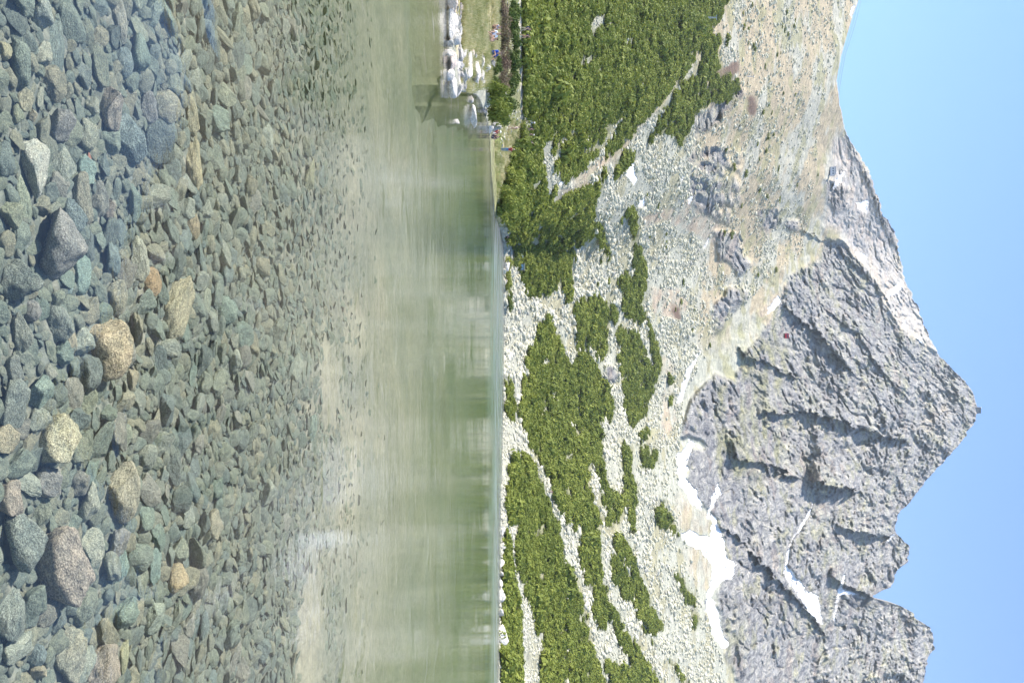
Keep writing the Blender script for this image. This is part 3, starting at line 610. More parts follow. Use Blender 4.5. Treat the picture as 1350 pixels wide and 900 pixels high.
# --- stones of the lake bed: hand placed ones first
S_VAR = [rock_mesh('lake_stone', 100+k, 4, M_STONE, cuts=[7, 9, 12, 6][k % 4], rough=.09, lo=.36+.06*(k % 4), hi=.74+.04*(k % 4)) for k in range(14)]
TANc, PINK, ORNG, GREY, BLUE, SLATE, PALE, OLIV, PURP, WHITE, TEAL = (.42,.33,.21), (.38,.28,.23), (.48,.27,.12), (.21,.22,.20), (.15,.19,.21), (.09,.105,.115), (.42,.40,.31), (.27,.27,.17), (.26,.225,.225), (.56,.53,.47), (.22,.31,.28)
HERO = [  # v, u, extent along v, extent along u, turn in degrees, flatness, colour, short name, label
 (135,460,60,80,15,.75,(.50,.36,.22),'big orange-tan boulder','big orange-tan boulder under clear water, its rounded top catching the sun'),
 (70,322,66,80,-20,.7,PURP,'big purple-grey boulder','big purple-grey faceted boulder with a sloping lit top under the shallow water'),
 (73,580,50,64,30,.8,(.52,.45,.30),'pale tan boulder','pale sandy-tan boulder with rounded corners under the shallow water'),
 (73,745,64,96,-28,.75,PINK,'long pinkish boulder','longest pinkish-tan boulder with a ridge down its middle, under shallow water'),
 (28,708,54,70,-20,.65,GREY,'mottled grey-green boulder','mottled grey-green boulder lying beside the long pinkish boulder'),
 (145,138,36,62,3,.7,(.33,.25,.21),'brick-shaped brown block','brick-shaped brown block with a pale scratch across its top'),
 (170,182,44,66,-25,.7,BLUE,'large blue-grey block','large blue-grey block right below the brick-shaped brown block'),
 (46,216,34,78,12,.5,WHITE,'white speckled stone','long white speckled granite stone, the palest of the lake bed'),
 (232,405,34,88,30,.4,(.44,.36,.22),'long tan slab','long flat tan slab lying aslant beyond the edge of the blue reflection'),
 (184,342,26,56,0,.5,PALE,'pale olive wedge','pale olive wedge-shaped stone at the edge of the blue reflection'),
 (202,372,22,38,10,.5,ORNG,'orange-tan cobble','orange-tan cobble squeezed between the pale olive wedge and the tan slab'),
 (25,368,54,46,-10,.7,(.16,.165,.15),'dark grey triangular boulder','dark grey triangular boulder below the big purple-grey boulder'),
 (115,491,30,48,10,.9,SLATE,'dark pyramid stone','dark slate pyramid-shaped stone leaning on the big orange-tan boulder'),
 (17,533,36,60,0,.5,GREY,'broad grey-green slab','broad flat grey-green slab at the picture edge left of the pale tan boulder'),
 (160,650,44,74,0,.55,(.40,.33,.24),'tan block with pink edge','large tan block with a pinkish straight edge'),
 (115,662,31,51,0,.75,PALE,'squarish pale cobble','squarish pale tan cobble beside the tan block with the pink edge'),
 (62,634,36,36,0,.75,PURP,'round purple-brown cobble','round dark purple-brown cobble next to the pale tan boulder'),
 (13,658,30,42,0,.7,PINK,'rounded tan edge cobble','rounded pinkish-tan cobble at the picture edge beside the mottled grey-green boulder'),
 (232,762,32,38,20,.6,(.50,.34,.17),'orange triangular stone','bright orange-tan triangular stone near the rippled water'),
 (204,812,32,44,0,.35,(.33,.36,.29),'pale green flat stone','pale green flat stone with a smooth round top, below the orange triangular stone'),
 (18,806,38,70,10,.55,GREY,'mottled oval boulder','mottled grey oval boulder at the picture edge below the long pinkish boulder'),
 (92,868,38,70,0,.45,(.34,.30,.22),'broad tan slab','broad tan slab at the bottom of the picture'),
 (132,880,44,56,0,.5,PINK,'pinkish mottled slab','pinkish mottled slab beside the broad tan slab'),
 (50,885,23,19,0,.85,TANc,'small round tan stone','small round tan stone between two slabs at the bottom of the picture'),
 (50,864,22,26,0,.85,BLUE,'blue-grey round stone','blue-grey rounded stone just above the small round tan stone'),
 (78,815,26,32,0,.4,SLATE,'dark slate disc','dark slate disc-like stone below the long pinkish boulder'),
 (122,722,30,50,-25,.5,PALE,'pale elongated stone','pale elongated stone slanting beside the long pinkish boulder'),
 (155,715,30,36,0,.5,PURP,'mottled plum cobble','mottled plum-grey cobble under the tan block with the pink edge'),
 (160,28,20,54,-18,.5,(.36,.32,.26),'long pale brown slab','long narrow pale brown slab near the top edge of the picture'),
 (55,17,30,36,0,.7,(.34,.36,.33),'pale grey block','pale grey sunlit block at the top edge of the picture'),
 (35,132,23,34,10,.7,(.40,.34,.22),'diamond tan stone','diamond-shaped tan stone among four small pale pebbles'),
 (57,130,10,28,5,.6,PALE,'narrow pale pebble','narrow pale pebble standing right beside the diamond tan stone'),
 (27,151,17,24,0,.7,OLIV,'small egg-shaped pebble','small egg-shaped olive pebble under the diamond tan stone'),
 (47,151,12,17,0,.7,TANc,'small tan bead','smallest tan pebble between the diamond tan stone and the pyramid'),
 (77,62,26,86,8,.35,(.15,.18,.17),'long grey-green slab','long thin grey-green slab reaching up to the top edge of the picture'),
 (113,100,22,32,-10,.35,(.16,.175,.17),'dark flat slab','dark flat slab left of the mottled blue stone'),
 (123,138,17,22,0,.7,PALE,'small square pale stone','small square pale stone touching the brick-shaped brown block'),
 (196,142,23,42,10,.7,PURP,'plum cobble','plum-brown cobble in the blue reflection next to the large blue-grey block'),
 (164,83,24,38,0,.6,BLUE,'mottled blue stone','mottled blue-grey stone above the brick-shaped brown block'),
 (62,72,22,38,25,.6,(.40,.38,.30),'pale angular shard','pale angular shard lying on the long grey-green slab'),
 (10,67,16,22,0,.7,(.42,.36,.2),'yellowish corner stone','yellowish rough stone at the left edge of the picture'),
 (76,165,34,38,0,.85,PURP,'purple pyramid','purple-grey pyramid-shaped stone with a dark shaded side'),
 (117,176,30,44,35,.4,(.29,.28,.21),'flat tan plate','flat greyish-tan plate between the purple pyramid and the large blue-grey block'),
 (121,208,8,14,-30,.5,(.55,.14,.07),'red chip','bright red-orange chip of stone lying on a green-grey plate'),
 (117,224,30,36,0,.35,TEAL,'green-grey plate','flat green-grey plate with the red chip on it'),
 (108,262,26,64,-22,.6,(.33,.28,.2),'long tan wedge','long tan wedge of stone below the green-grey plate'),
 (96,284,34,46,-30,.7,BLUE,'blue-grey angular block','blue-grey angular block leaning on the long tan wedge'),
 (145,273,19,29,0,.8,PINK,'small pink block','small pinkish rounded block in dark water shade'),
 (36,263,20,54,-20,.4,(.34,.36,.25),'pale green wedge','pale green wedge-shaped stone below the white speckled stone'),
 (15,282,26,36,0,.7,OLIV,'olive-grey cobble','olive-grey cobble at the picture edge left of the pale green wedge'),
 (119,325,16,40,8,.5,SLATE,'dark slate bar','narrow dark slate bar right of the big purple-grey boulder'),
 (77,425,33,50,-25,.65,(.25,.255,.22),'mottled ovoid','mottled grey ovoid stone left of the big orange-tan boulder'),
 (45,410,20,25,0,.8,PURP,'round plum pebble','round plum-grey pebble beside the mottled ovoid'),
 (32,438,25,46,-15,.7,(.24,.235,.2),'grey potato stone','grey potato-shaped stone under the round plum pebble'),
 (110,362,24,50,0,.4,TEAL,'pale teal plate','pale teal-grey plate above the big orange-tan boulder'),
 (94,382,10,9,0,.7,(.5,.62,.6),'pale turquoise pebble','tiny pale turquoise pebble, the only one of its colour'),
 (155,392,26,44,0,.6,(.33,.29,.21),'tan mottled block','tan mottled block right above the big orange-tan boulder'),
 (96,447,16,44,5,.6,TANc,'tan sliver','upright tan sliver touching the left side of the big orange-tan boulder'),
 (11,580,32,36,30,.5,TANc,'tan edge slab','tan slab at the left picture edge beside the pale tan boulder'),
 (21,486,20,34,-25,.7,(.24,.24,.22),'tilted grey finger','tilted grey finger-shaped stone above the broad grey-green slab'),
 (68,491,18,20,0,.8,(.36,.33,.26),'pale round knob','pale round knob of stone left of the dark pyramid stone'),
 (121,523,24,44,35,.35,OLIV,'olive plate','flat olive plate right of the pale tan boulder'),
 (145,543,28,24,0,.5,(.12,.15,.11),'dark moss-green stone','dark moss-green stone under the big orange-tan boulder'),
 (177,497,16,32,35,.4,TANc,'slanting tan sliver','slanting tan sliver right below the big orange-tan boulder'),
 (255,212,22,76,8,.45,(.42,.33,.18),'long golden slab','long golden-tan slab on the edge of the blue reflection'),
 (254,152,20,50,0,.45,(.38,.32,.2),'golden slab','golden-tan slab right above the long golden slab'),
 (254,298,20,36,-10,.6,(.38,.26,.13),'rust-brown cobble','rust-brown cobble with a shaded underside in the rippled shallows'),
 (163,742,24,44,0,.4,TEAL,'teal plate','teal-grey plate near the orange triangular stone'),
 (100,627,4,7,0,.7,(.85,.85,.82),'tiny white pebble','tiny bright white pebble beside the round purple-brown cobble'),
 (205,745,20,46,0,.35,TEAL,'smooth teal slab','smooth teal slab left of the orange triangular stone'),
 (166,863,14,44,18,.5,(.40,.37,.2),'yellow sliver','yellowish sliver of stone beside the pinkish mottled slab'),
 (407,232,16,48,5,.4,(.36,.32,.18),'olive-tan far slab','olive-tan slab lying alone further out under the water'),
 (275,395,14,40,0,.35,(.30,.31,.22),'diamond green plate','diamond-shaped grey-green plate right of the long tan slab'),
 (280,690,26,34,-20,.45,(.36,.29,.19),'brown fan stone','brown fan-shaped stone in the rippled shallows'),
]
placed = []   # x, y, radius
stones = []
def add_stone(name, v, u, ev, eu, turn, flat, col, me, label=None):
    el = math.atan((VH-v)/F)
    x, y = bed_point(u, v, 0.03)
    slant = math.hypot(y, CAMZ+.35)
    w = eu*slant/F; d = ev*slant/F
    dep = d/(math.sin(el)+flat*math.cos(el)*.8); hh = dep*flat
    o = bpy.data.objects.new(name, me); link(o)
    zb = float(bed_z(np.array(x), np.array(y)))
    o.location = (x, y, zb+hh*.22); o.rotation_euler = (random.uniform(-.12, .12), random.uniform(-.12, .12), R(-turn))
    o.scale = (w/2, max(dep/2, .15*w), hh*.62); o.color = tuple(.56*c+.42*q for c, q in zip(col, (.235, .275, .245)))+(1,)
    placed.append((x, y, (w+dep)/4*1.12, max(w, dep)/2)); stones.append((o, v, u, w))
    return o
for k, (v, u, ev, eu, turn, flat, col, short, label) in enumerate(HERO):
    me = S_VAR[(k*5+3) % len(S_VAR)]
    o = add_stone('lake_stone', v, u, ev, eu, turn, flat, col, me)
    tag(o, label if 'water' in label else label, 'stone', 'stones on the lake bed')
# --- then the rest: thrown largest first so that they pack together
LOBES = []
for u, v, du, dv in ((850, 408, 120, 24), (830, 462, 70, 10), (500, 432, 70, 16)):
    bx, by = bed_point(u, v); LOBES.append((bx, by, du*by/F, dv*by/(VH-v)))
def throw(n_try, r_of, y0, y1, keep=.74, grid=None):
    out = []
    for _ in range(n_try):
        y = y0+(y1-y0)*random.random()**.62; x = random.uniform(-1, 1)*(y*.58+1.5)
        if any(((x-bx)/sx_)**2+((y-by)/sy_)**2 < random.uniform(.55, 1.05) for bx, by, sx_, sy_ in LOBES): continue
        if y > 7 and random.random() > math.exp(-((y-7)/3.5)**1.5): continue
        r = r_of(y)
        cx, cy = int(x/.3), int(y/.3); ok = True
        span = 2 if r > .12 else 1
        for i in range(cx-span, cx+span+1):
            for j in range(cy-span, cy+span+1):
                for (px, py, pr) in grid.get((i, j), ()):
                    if (px-x)**2+(py-y)**2 < (keep*(pr+r))**2: ok = False; break
                if not ok: break
            if not ok: break
        if ok: grid.setdefault((cx, cy), []).append((x, y, r)); out.append((x, y, r))
    return out
grid = {}
for (x, y, r, rm) in placed: grid.setdefault((int(x/.3), int(y/.3)), []).append((x, y, r))
thrown = []
for lo, hi, n, yb in ((.12, .15, 260, 12.), (.10, .12, 900, 20.), (.075, .10, 10000, 20.), (.05, .075, 52000, 20.), (.032, .05, 80000, 18.), (.018, .032, 60000, 9.)):
    thrown += throw(n, lambda y, lo=lo, hi=hi: random.uniform(lo, hi), 3.4, yb, .78, grid)
def px_size(t): return t[2]/math.hypot(t[1], 2.9)
def to_px(x, y, z): return 450+F*x/y, VH+F*(z-CAMZ)/y
infr = []
for t in thrown:
    u, v = to_px(t[0], t[1], -.3)
    infr.append(0 <= u <= 900 and 0 <= v)
order = sorted(range(len(thrown)), key=lambda i: -px_size(thrown[i])*infr[i])
NIND = 300-len(HERO)
ind, rest = order[:NIND], order[NIND:]
PALN = [((.18,.215,.185),'grey-green'), ((.22,.235,.18),'olive-grey'), ((.14,.18,.185),'blue-grey'), ((.28,.255,.185),'tan'), ((.115,.14,.135),'dark grey'), ((.235,.22,.195),'brownish'), ((.30,.315,.27),'pale grey'), ((.19,.245,.21),'greenish')]
ORD = ['nearest','second','third','fourth','fifth','sixth','seventh','eighth','ninth','tenth','eleventh','twelfth','thirteenth','fourteenth','fifteenth','sixteenth','seventeenth','eighteenth','nineteenth','twentieth']
cnt = {}
def near_label(items):
    """items: (obj, v, u, words) -> label from the closest landmark stone, its side in the photo and the order from it"""
    buckets = {}
    for it in items:
        o, v, u, words = it
        k = min(range(len(HERO)), key=lambda q: math.hypot(HERO[q][0]-v, HERO[q][1]-u)-.35*(HERO[q][2]+HERO[q][3]))
        dv, du = v-HERO[k][0], u-HERO[k][1]
        side = ('right of' if dv > 0 else 'left of') if abs(dv) > abs(du) else ('below' if du > 0 else 'above')
        buckets.setdefault((k, side), []).append((math.hypot(dv, du), it))
    for (k, side), b in buckets.items():
        b.sort(key=lambda q: q[0])
        for n, (d, (o, v, u, words)) in enumerate(b):
            o['label'] = '%s, %s one %s the %s' % (words, ORD[min(n, 19)], side, HERO[k][7])
items = []
for i in ind:
    x, y, r = thrown[i]
    me = S_VAR[random.randrange(len(S_VAR))]
    o = link(bpy.data.objects.new('lake_stone', me))
    col, cn = random.choice(PALN); flat = random.choice((.3, .42, .5, .62)); ln = random.uniform(.9, 1.45)
    f = random.uniform(.85, 1.15)
    o.color = tuple(f*(.68*q+.32*w_) for q, w_ in zip(col, (.20, .225, .19)))+(1,)
    o.scale = (r*1.12*ln, r*1.12/ln**.4, r*flat); o.location = (x, y, float(bed_z(np.array(x), np.array(y)))+r*flat*.5)
    o.rotation_euler = (random.gauss(0, .2), random.gauss(0, .2), random.uniform(0, 6.3))
    tag(o, None, 'stone', 'stones on the lake bed')
    u, v = to_px(x, y, o.location.z)
    shp = {.3: 'flat', .42: 'low', .5: 'rounded', .62: 'stout'}[flat]
    items.append((o, v, u, '%s %s stone%s' % (shp, cn, ' under water' if random.random() < .4 else '')))
near_label(items)
S_LOW = proto_coll('pebble', [rock_mesh('pebble', 200+k, 3, M_STONE, cuts=(9 if k % 2 else 6), rough=(.06 if k % 2 else .10), lo=(.38 if k % 2 else .6), hi=(.76 if k % 2 else .9)) for k in range(10)])
rp = np.array([thrown[i] for i in rest]); n = len(rp)
flat = rng.choice([.3, .4, .5, .62], n)*np.clip(1.2-(rp[:, 1]-7)/7, .22, 1); ln = rng.uniform(.85, 1.5, n)
scatter('pebbles', np.stack([rp[:, 0], rp[:, 1], bed_z(rp[:, 0], rp[:, 1])+rp[:, 2]*flat*.45], 1), np.stack([rng.normal(0, .22, n), rng.normal(0, .22, n), rng.uniform(0, 6.3, n)], 1),
        np.stack([rp[:, 2]*1.12*ln, rp[:, 2]*1.12/ln**.4, rp[:, 2]*flat], 1), rng.integers(0, 10, n), S_LOW, label='small grey-green pebbles and stones covering the lake bed', cat='pebbles')
# ------------------------------------------------------------------ boulders of the shore
B_VAR = [rock_mesh('boulder', 300+k, 3, M_BOULDER, cuts=8, rough=.10, lo=.34, hi=.72) for k in range(8)]
WH, GR2, PK = (.70,.65,.60), (.33,.32,.31), (.66,.56,.50)
SHORE = [  # v base, u, height px, width px, colour, label
 (591,8,13,34,PK,'largest pinkish white boulder of the lake edge, cut by the top of the picture'),
 (591,36,13,38,WH,'long white boulder in the water beside the largest pinkish boulder'), (595,50,14,26,WH,'broad white boulder behind the gap in the white boulder row'),
 (590,57,8,8,WH,'thin white slab stone standing in the water at the gap'), (590,69,8,12,WH,'small white wedge stone just past the gap in the boulder row'),
 (592,80,10,26,PK,'pale pinkish stone joining the row beside the small wedge stone'), (590,97,9,18,WH,'round white boulder in the middle of the row at the water'),
 (592,115,11,26,WH,'broad white boulder at the end of the row in the water'), (602,118,8,18,WH,'low white boulder leaning behind the end of the row'),
 (599,86,9,30,WH,'low white stone behind the round white boulder'), (602,34,7,30,WH,'flat white rock on the grass side of the row'), (609,98,7,16,WH,'white stone at the grassy inlet'),
 (615,82,9,32,WH,'long white slab on the grassy bank'), (624,92,9,28,WH,'narrow white slab behind the long slab on the bank'), (613,106,6,12,WH,'small white cobble at the inlet edge'),
 (617,114,8,11,WH,'grey-white cobble standing in the inlet water'), (622,110,6,18,WH,'thin white stone lying in the inlet'), (629,110,7,14,PK,'pinkish stone at the back of the inlet'),
 (620,131,4,11,WH,'small white stone alone in the inlet water'), (620,152,8,24,WH,'big egg-shaped white boulder standing alone in the water'), (601,160,5,8,WH,'small pointed white stone, farthest out in the water'),
 (609,68,6,22,WH,'half-buried white rock in the grass above the long slab'), (622,70,4,14,PK,'small pinkish rock in the grass above the narrow slab'), (606,72,5,16,WH,'white rock behind the pinkish row stone'), (632,82,7,20,WH,'thin pale slab farthest back on the bank'), (607,14,4,18,PK,'pinkish rock in the grass behind the largest boulder'), (633,99,5,14,WH,'white cobble at the back corner of the inlet'),
 (637,130,9,17,WH,'pale triangular rock under the dark bush on the bank'), (637,145,5,9,PK,'small pinkish rock under the dark bush'), (647,166,14,12,GR2,'grey rock beside the seated bathers'),
 (640,88,7,9,WH,'white stone behind the slabs beside the shrubs'), (645,84,8,10,GR2,'grey split stone between the shrubs and the slabs'),
 (638,108,6,9,GR2,'dark grey stone at the foot of the dark bush'), (644,170,7,10,WH,'flat white stone at the bathers\' feet'),
 (658,785,8,18,WH,'white dome-shaped boulder at the far water line beneath the pines'), (658,808,6,9,WH,'small white boulder between the two large ones on the far shore'), (659,838,11,22,(.56,.54,.52),'largest white boulder of the far shore with a grey split face'),
 (658,770,5,10,WH,'small pale stone left of the dome-shaped boulder on the far shore'), (658,745,7,12,WH,'low pale stone at the far water line under the hikers'), (665,350,7,14,WH,'pale stone on the far shore below the information board'), (664,372,5,10,WH,'low pale rock at the foot of the shore shrubs'),
 (661,700,5,12,WH,'pale stone at the start of the far scree chute'), (661,720,6,9,WH,'low pale stone between pines and far water'), (659,757,5,8,WH,'smallest pale stone of the far shore row'),
]
for k, (v, u, hp, wp, col, label) in enumerate(SHORE):
    if u < 165 and v < 640 and (u > 60 or v < 598):
        Yd = CAMZ*F/(VH-v)+.15 if v < 600 or u > 104 else P1(u, v).y
    else: Yd = P1(u, v).y
    hw, hh = wp*Yd/F/2, hp*Yd/F
    o = link(bpy.data.objects.new('boulder', B_VAR[k % 8]))
    zb = CAMZ+Yd*(v-VH)/F
    o.location = ((u-450)*Yd/F, Yd+hw*(.15 if v < 612 else .5), zb+hh*.34); o.scale = (hw*1.08, hw*.9, hh*.70); o.rotation_euler = (random.uniform(-.1, .1), random.uniform(-.1, .1), random.uniform(-.4, .4)); o.color = (*col, 1)
    tag(o, label, 'boulder', 'pale boulders along the lake shore')

def pick(mask, n):
    p = mask.ravel().astype(float); p /= p.sum()
    i = rng.choice(len(p), n, p=p); return GU.ravel()[i]+rng.random(n), GV.ravel()[i]+rng.random(n)
u, v = pick(np.clip(GRASSB*(GV > 600)*(.12+2.2*ROCKB)*np.clip(1.2-(GV-600)/45., .3, 1), 0, 2)*np.where(GV < 612, 2.2, 1), 260)
pp = P(u, v); s = np.minimum(np.exp(rng.normal(math.log(1.9), .55, 260)), 6.)*pp[:, 1]/F
scatter('cobbles', pp+np.stack([0*s, 0*s, .15*s], 1), np.stack([rng.uniform(-.3, .3, 260), rng.uniform(-.3, .3, 260), rng.uniform(0, 6, 260)], 1), np.stack([s*1.4, s, s*.6], 1), rng.integers(0, 8, 260), proto_coll('cobble', B_VAR),
        label='small pale cobbles strewn over the grassy bank', cat='cobbles')

# ------------------------------------------------------------------ scree blocks (nobody could count them)
SCREE_OK = (1-PINE_ALL*(1-SCREE_CUT))*(1-np.clip(FACE, 0, 1))*(1-SNOW)*(1-np.clip(TAN*.85, 0, 1))*(1-BROWN)*(1-GRASSB)
SCREE_OK[GV < 658] = 0
SCREE_OK *= np.where(GU < 300, np.where(GV > 700, 1, .12), 1)
SCREE_OK *= 1-smooth((GV-905)/30.)*np.where(GU < 420, .55, .3)
SCREE_OK *= (GV < np.interp(GU, [0, 110, 330, 420, 520, 640, 700, 800, 900], [1125, 1090, 1060, 960, 900, 893, 900, 925, 965]))
R_LOW = proto_coll('scree_block', [rock_mesh('scree_block', 400+k, 2, M_SCREE, cuts=10, rough=.06, lo=.45, hi=.8) for k in range(8)])
SCREE_OK *= (1-.55*blur(PINE, 4.0))*np.clip(.65+1.6*fbm(GU/22., GV/12., GU*0+12.5, 3), .12, 1.6)
u, v = pick(SCREE_OK, 42000)
pp = P(u, v); pxs = np.minimum(np.exp(rng.normal(math.log(1.65), .66, len(u))), np.where(pp[:, 1] < 190, 2.6, 6.))*np.clip(1.25-(v-680)/600, .55, 1.25); s = np.clip(pxs*pp[:, 1]/F*.62, .12, 2.6)
scatter('scree_blocks', pp+np.stack([s*0, s*0, s*.1], 1), np.stack([rng.uniform(-.5, .5, len(u)), rng.uniform(-.5, .5, len(u)), rng.uniform(0, 6.3, len(u))], 1),
        np.stack([s*rng.uniform(.8, 1.4, len(u)), s, s*rng.uniform(.5, .9, len(u))], 1), rng.integers(0, 8, len(u)), R_LOW, label='pale lichen-covered scree blocks strewn between the dwarf pines', cat='scree')

# ------------------------------------------------------------------ plants
def cards(rg, n, r, h, size, up=.6, flat=.35, mats=(), name='bush', lobes=5):
    """a low bush of many small leaf sprays spread through uneven lobes"""
    ctr = np.stack([rg.uniform(-.55, .55, lobes)*r, rg.uniform(-.55, .55, lobes)*r, rg.uniform(.15, .5, lobes)*h], 1)
    rad = rg.uniform(.38, .62, lobes)
    k = rg.integers(0, lobes, n)
    d = rg.normal(size=(n, 3)); d /= np.linalg.norm(d, axis=1)[:, None]; d[:, 2] = np.abs(d[:, 2])*1.1-.25
    q = rg.random(n)**.35
    c = ctr[k]+d*(q*rad[k])[:, None]*np.array([r, r, h*.9])
    c[:, 2] = np.maximum(c[:, 2], .03*h)
    nrm = d*.8+rg.normal(0, .45, (n, 3)); nrm[:, 2] += up*.4; nrm /= np.linalg.norm(nrm, axis=1)[:, None]
    a = np.cross(nrm, rg.normal(size=(n, 3))); a /= np.linalg.norm(a, axis=1)[:, None]; b = np.cross(nrm, a)
    s = size*rg.uniform(.6, 1.3, n)[:, None]
    V = np.stack([c-a*s-b*s*flat, c+a*s*.2-b*s*.9*flat*1.6, c+a*s, c+a*s*.1+b*s*flat*1.6], 1).reshape(-1, 3)
    f = np.arange(4*n).reshape(-1, 4)
    return mesh_from(name, V, f, mats, False)
PINE_VAR = [cards(np.random.default_rng(500+k), 230, 1.0, 1.0, .17, mats=[M_PINE], name='dwarf_pine') for k in range(6)]
PINE_C = proto_coll('dwarf_pine', PINE_VAR)
# size of a bush in metres and how many per photo px
dens = PINE/np.clip((YB/230.), .4, 3)**-1.0
wgt = PINE*np.clip(YB/200., .5, 2.2)*np.clip(blur(PINE, 3.0)*1.5-.35, .06, 1)
NP = 27000
u, v = pick(wgt, NP)
Yp = np.exp(samp(LY, u, v)); r = np.clip(rng.lognormal(math.log(1.35), .30, NP)*np.clip(Yp/240., .8, 1.5), .7, 3.6); h = r*rng.uniform(.5, .95, NP)*(1+.55*samp(_rib, u, v))
big_ = rng.random(NP) < .15; r[big_] *= 1.35; h[big_] *= 1.7
vb = v-.5*h*F/Yp
ok = samp(PINE, u, np.maximum(vb, 650)) > -.1
u, vb, r, h = u[ok], np.maximum(vb[ok], np.interp(u[ok], [0, 160, 200, 280, 325, 650, 900], [688, 690, 676, 654, 667, 664, 660])), r[ok], h[ok]
pp = P(u, vb); n = len(u)
scatter('dwarf_pine_scrub', pp-np.stack([0*r, 0*r, .12*h], 1), np.stack([rng.normal(0, .1, n), rng.normal(0, .1, n), rng.uniform(0, 6.3, n)], 1), np.stack([r, r, h], 1), rng.integers(0, 6, n), PINE_C,
        label='dense green mat of dwarf mountain pine covering the lower slopes', cat='dwarf pines')
# lone dwarf pines on the open slopes: things of their own
def lone(ptsvu, where, wpx=(7, 9)):
    out = []
    for n, (v, u, w) in enumerate(ptsvu):
        p = P1(u, v); r = w*p.y/F*.62
        o = link(bpy.data.objects.new('dwarf_pine', PINE_VAR[(n*7+len(where)) % 6]))
        o.location = p-Vector((0, 0, .1*r)); o.scale = (r, r, r*.75); o.rotation_euler = (0, 0, random.uniform(0, 6.3))
        tag(o, where[n] if isinstance(where, list) else where, 'dwarf pine', 'lone dwarf pines on the open slopes'); out.append(o)
    return out
LONE = [ # v, u, width px
 (867,271,10,'round dwarf pine alone on bare ground between two snow patches'), (891,165,10,'dark dwarf pine at the upper tip of the green scrub under the crags'),
 (877,310,8,'upper dwarf pine of the column on the tan grass right of the scree'), (877,322,10,'middle dwarf pine of the column on the tan grass'), (874,330,7,'lowest dwarf pine of the column on the tan grass'),
 (856,311,7,'narrow dwarf pine at the edge of the scree beside the tan grass'), (900,371,11,'dwarf pine on pale scree straight above the long thin snow streak'), (897,398,9,'tall narrow dwarf pine between two tan patches'),
 (914,410,6,'small dwarf pine on scree under the dark crag'), (912,435,6,'small dwarf pine on scree near the snow streak'), (935,454,9,'dwarf pine at the foot of the grey wall'), (890,408,5,'tiny dwarf pine by the brown patch'),
 (1026,222,8,'dark dwarf pine in the middle of the pale upper scree'), (1050,244,6,'small dwarf pine high on the pale scree under the lift station'), (1009,197,8,'dwarf pine below the grey upper crag'),
 (1011,180,10,'tallest dwarf pine of the upper row beside the grey gully'), (1019,178,7,'dwarf pine at the upper end of that gully row'), (998,190,8,'dwarf pine pair member lying left of the upper row'),
 (1001,209,6,'small dwarf pine beneath the upper row'), (982,228,12,'rounded dwarf pine among the dark crags'), (966,220,11,'bushy dwarf pine on the ledge of the lower crag'), (956,198,9,'dwarf pine at the head of the crag gully'),
 (1000,250,9,'dwarf pine over the right end of the crags'), (1010,257,10,'larger dwarf pine on grass right of the crags'), (1027,262,9,'dwarf pine on the grass slope under the upper crag'), (1022,355,9,'dwarf pine on the grassy rib of the wall'),
 (998,360,9,'dwarf pine at the lower end of the grassy rib'), (962,310,14,'large dark dwarf pine in the shadow of the crag'), (954,307,9,'dark dwarf pine next to the large one in the crag shadow'), (977,271,8,'small dwarf pine on the crag face'),
 (990,6,11,'dwarf pine at the top picture edge above the trail'), (980,35,9,'dwarf pine on the tan slope above the mast'), (986,36,8,'dwarf pine close to its twin on the tan slope'), (979,17,6,'tiny dwarf pine above the trail end'),
 (1036,17,9,'dark dwarf pine high on the tan slope near the top of the picture'), (1031,34,7,'uppermost of the three dwarf pines in a slanting row'), (1034,40,7,'middle of the three dwarf pines in a slanting row'), (1038,45,7,'last of the three dwarf pines in a slanting row'),
 (1046,33,6,'small dwarf pine beside the slanting row of three'), (1048,27,5,'tiny dwarf pine right of the slanting row'), (992,60,9,'upper dwarf pine of the vertical pair on the tan slope'), (994,66,9,'lower dwarf pine of the vertical pair on the tan slope'),
 (986,57,6,'small dwarf pine left of the vertical pair'), (1024,72,7,'lone dwarf pine halfway up the pale slope'), (1029,69,5,'small dwarf pine just above the halfway one'), (1008,88,7,'dark dwarf pine on grass under the pale scree'),
 (1032,123,6,'small dwarf pine in the middle of the pale slope'), (1048,124,5,'tiny dwarf pine to the right on the pale slope'), (1013,137,8,'dwarf pine above the brown heath patch'), (1005,148,9,'dwarf pine right of the brown heath patch'),
 (1053,108,5,'tiny dwarf pine on the tan ground near the ridge'), (957,52,16,'dark oval dwarf pine thicket above the trail beside the mast'), (927,63,15,'dark dwarf pine thicket cut off by the trail'), (1017,149,6,'small dwarf pine on grass near the gully head'),
 (1078,230,5,'tiny dwarf pine just under the lift station'), (791,344,10,'dwarf pine thicket inside the mid-slope scree, upper one'), (801,369,13,'rounded dwarf pine thicket inside the mid-slope scree'), (813,371,10,'dwarf pine thicket on the right of the mid-slope scree'),
 (787,374,9,'small dwarf pine on the left of the mid-slope scree'), (818,290,14,'round dwarf pine beside the long upright thicket'), (752,384,7,'small dwarf pine at the bottom of the mid-slope scree'), (852,256,8,'dwarf pine at the edge of the snow patch'),
]
lone([l[:3] for l in LONE], [l[3] for l in LONE])

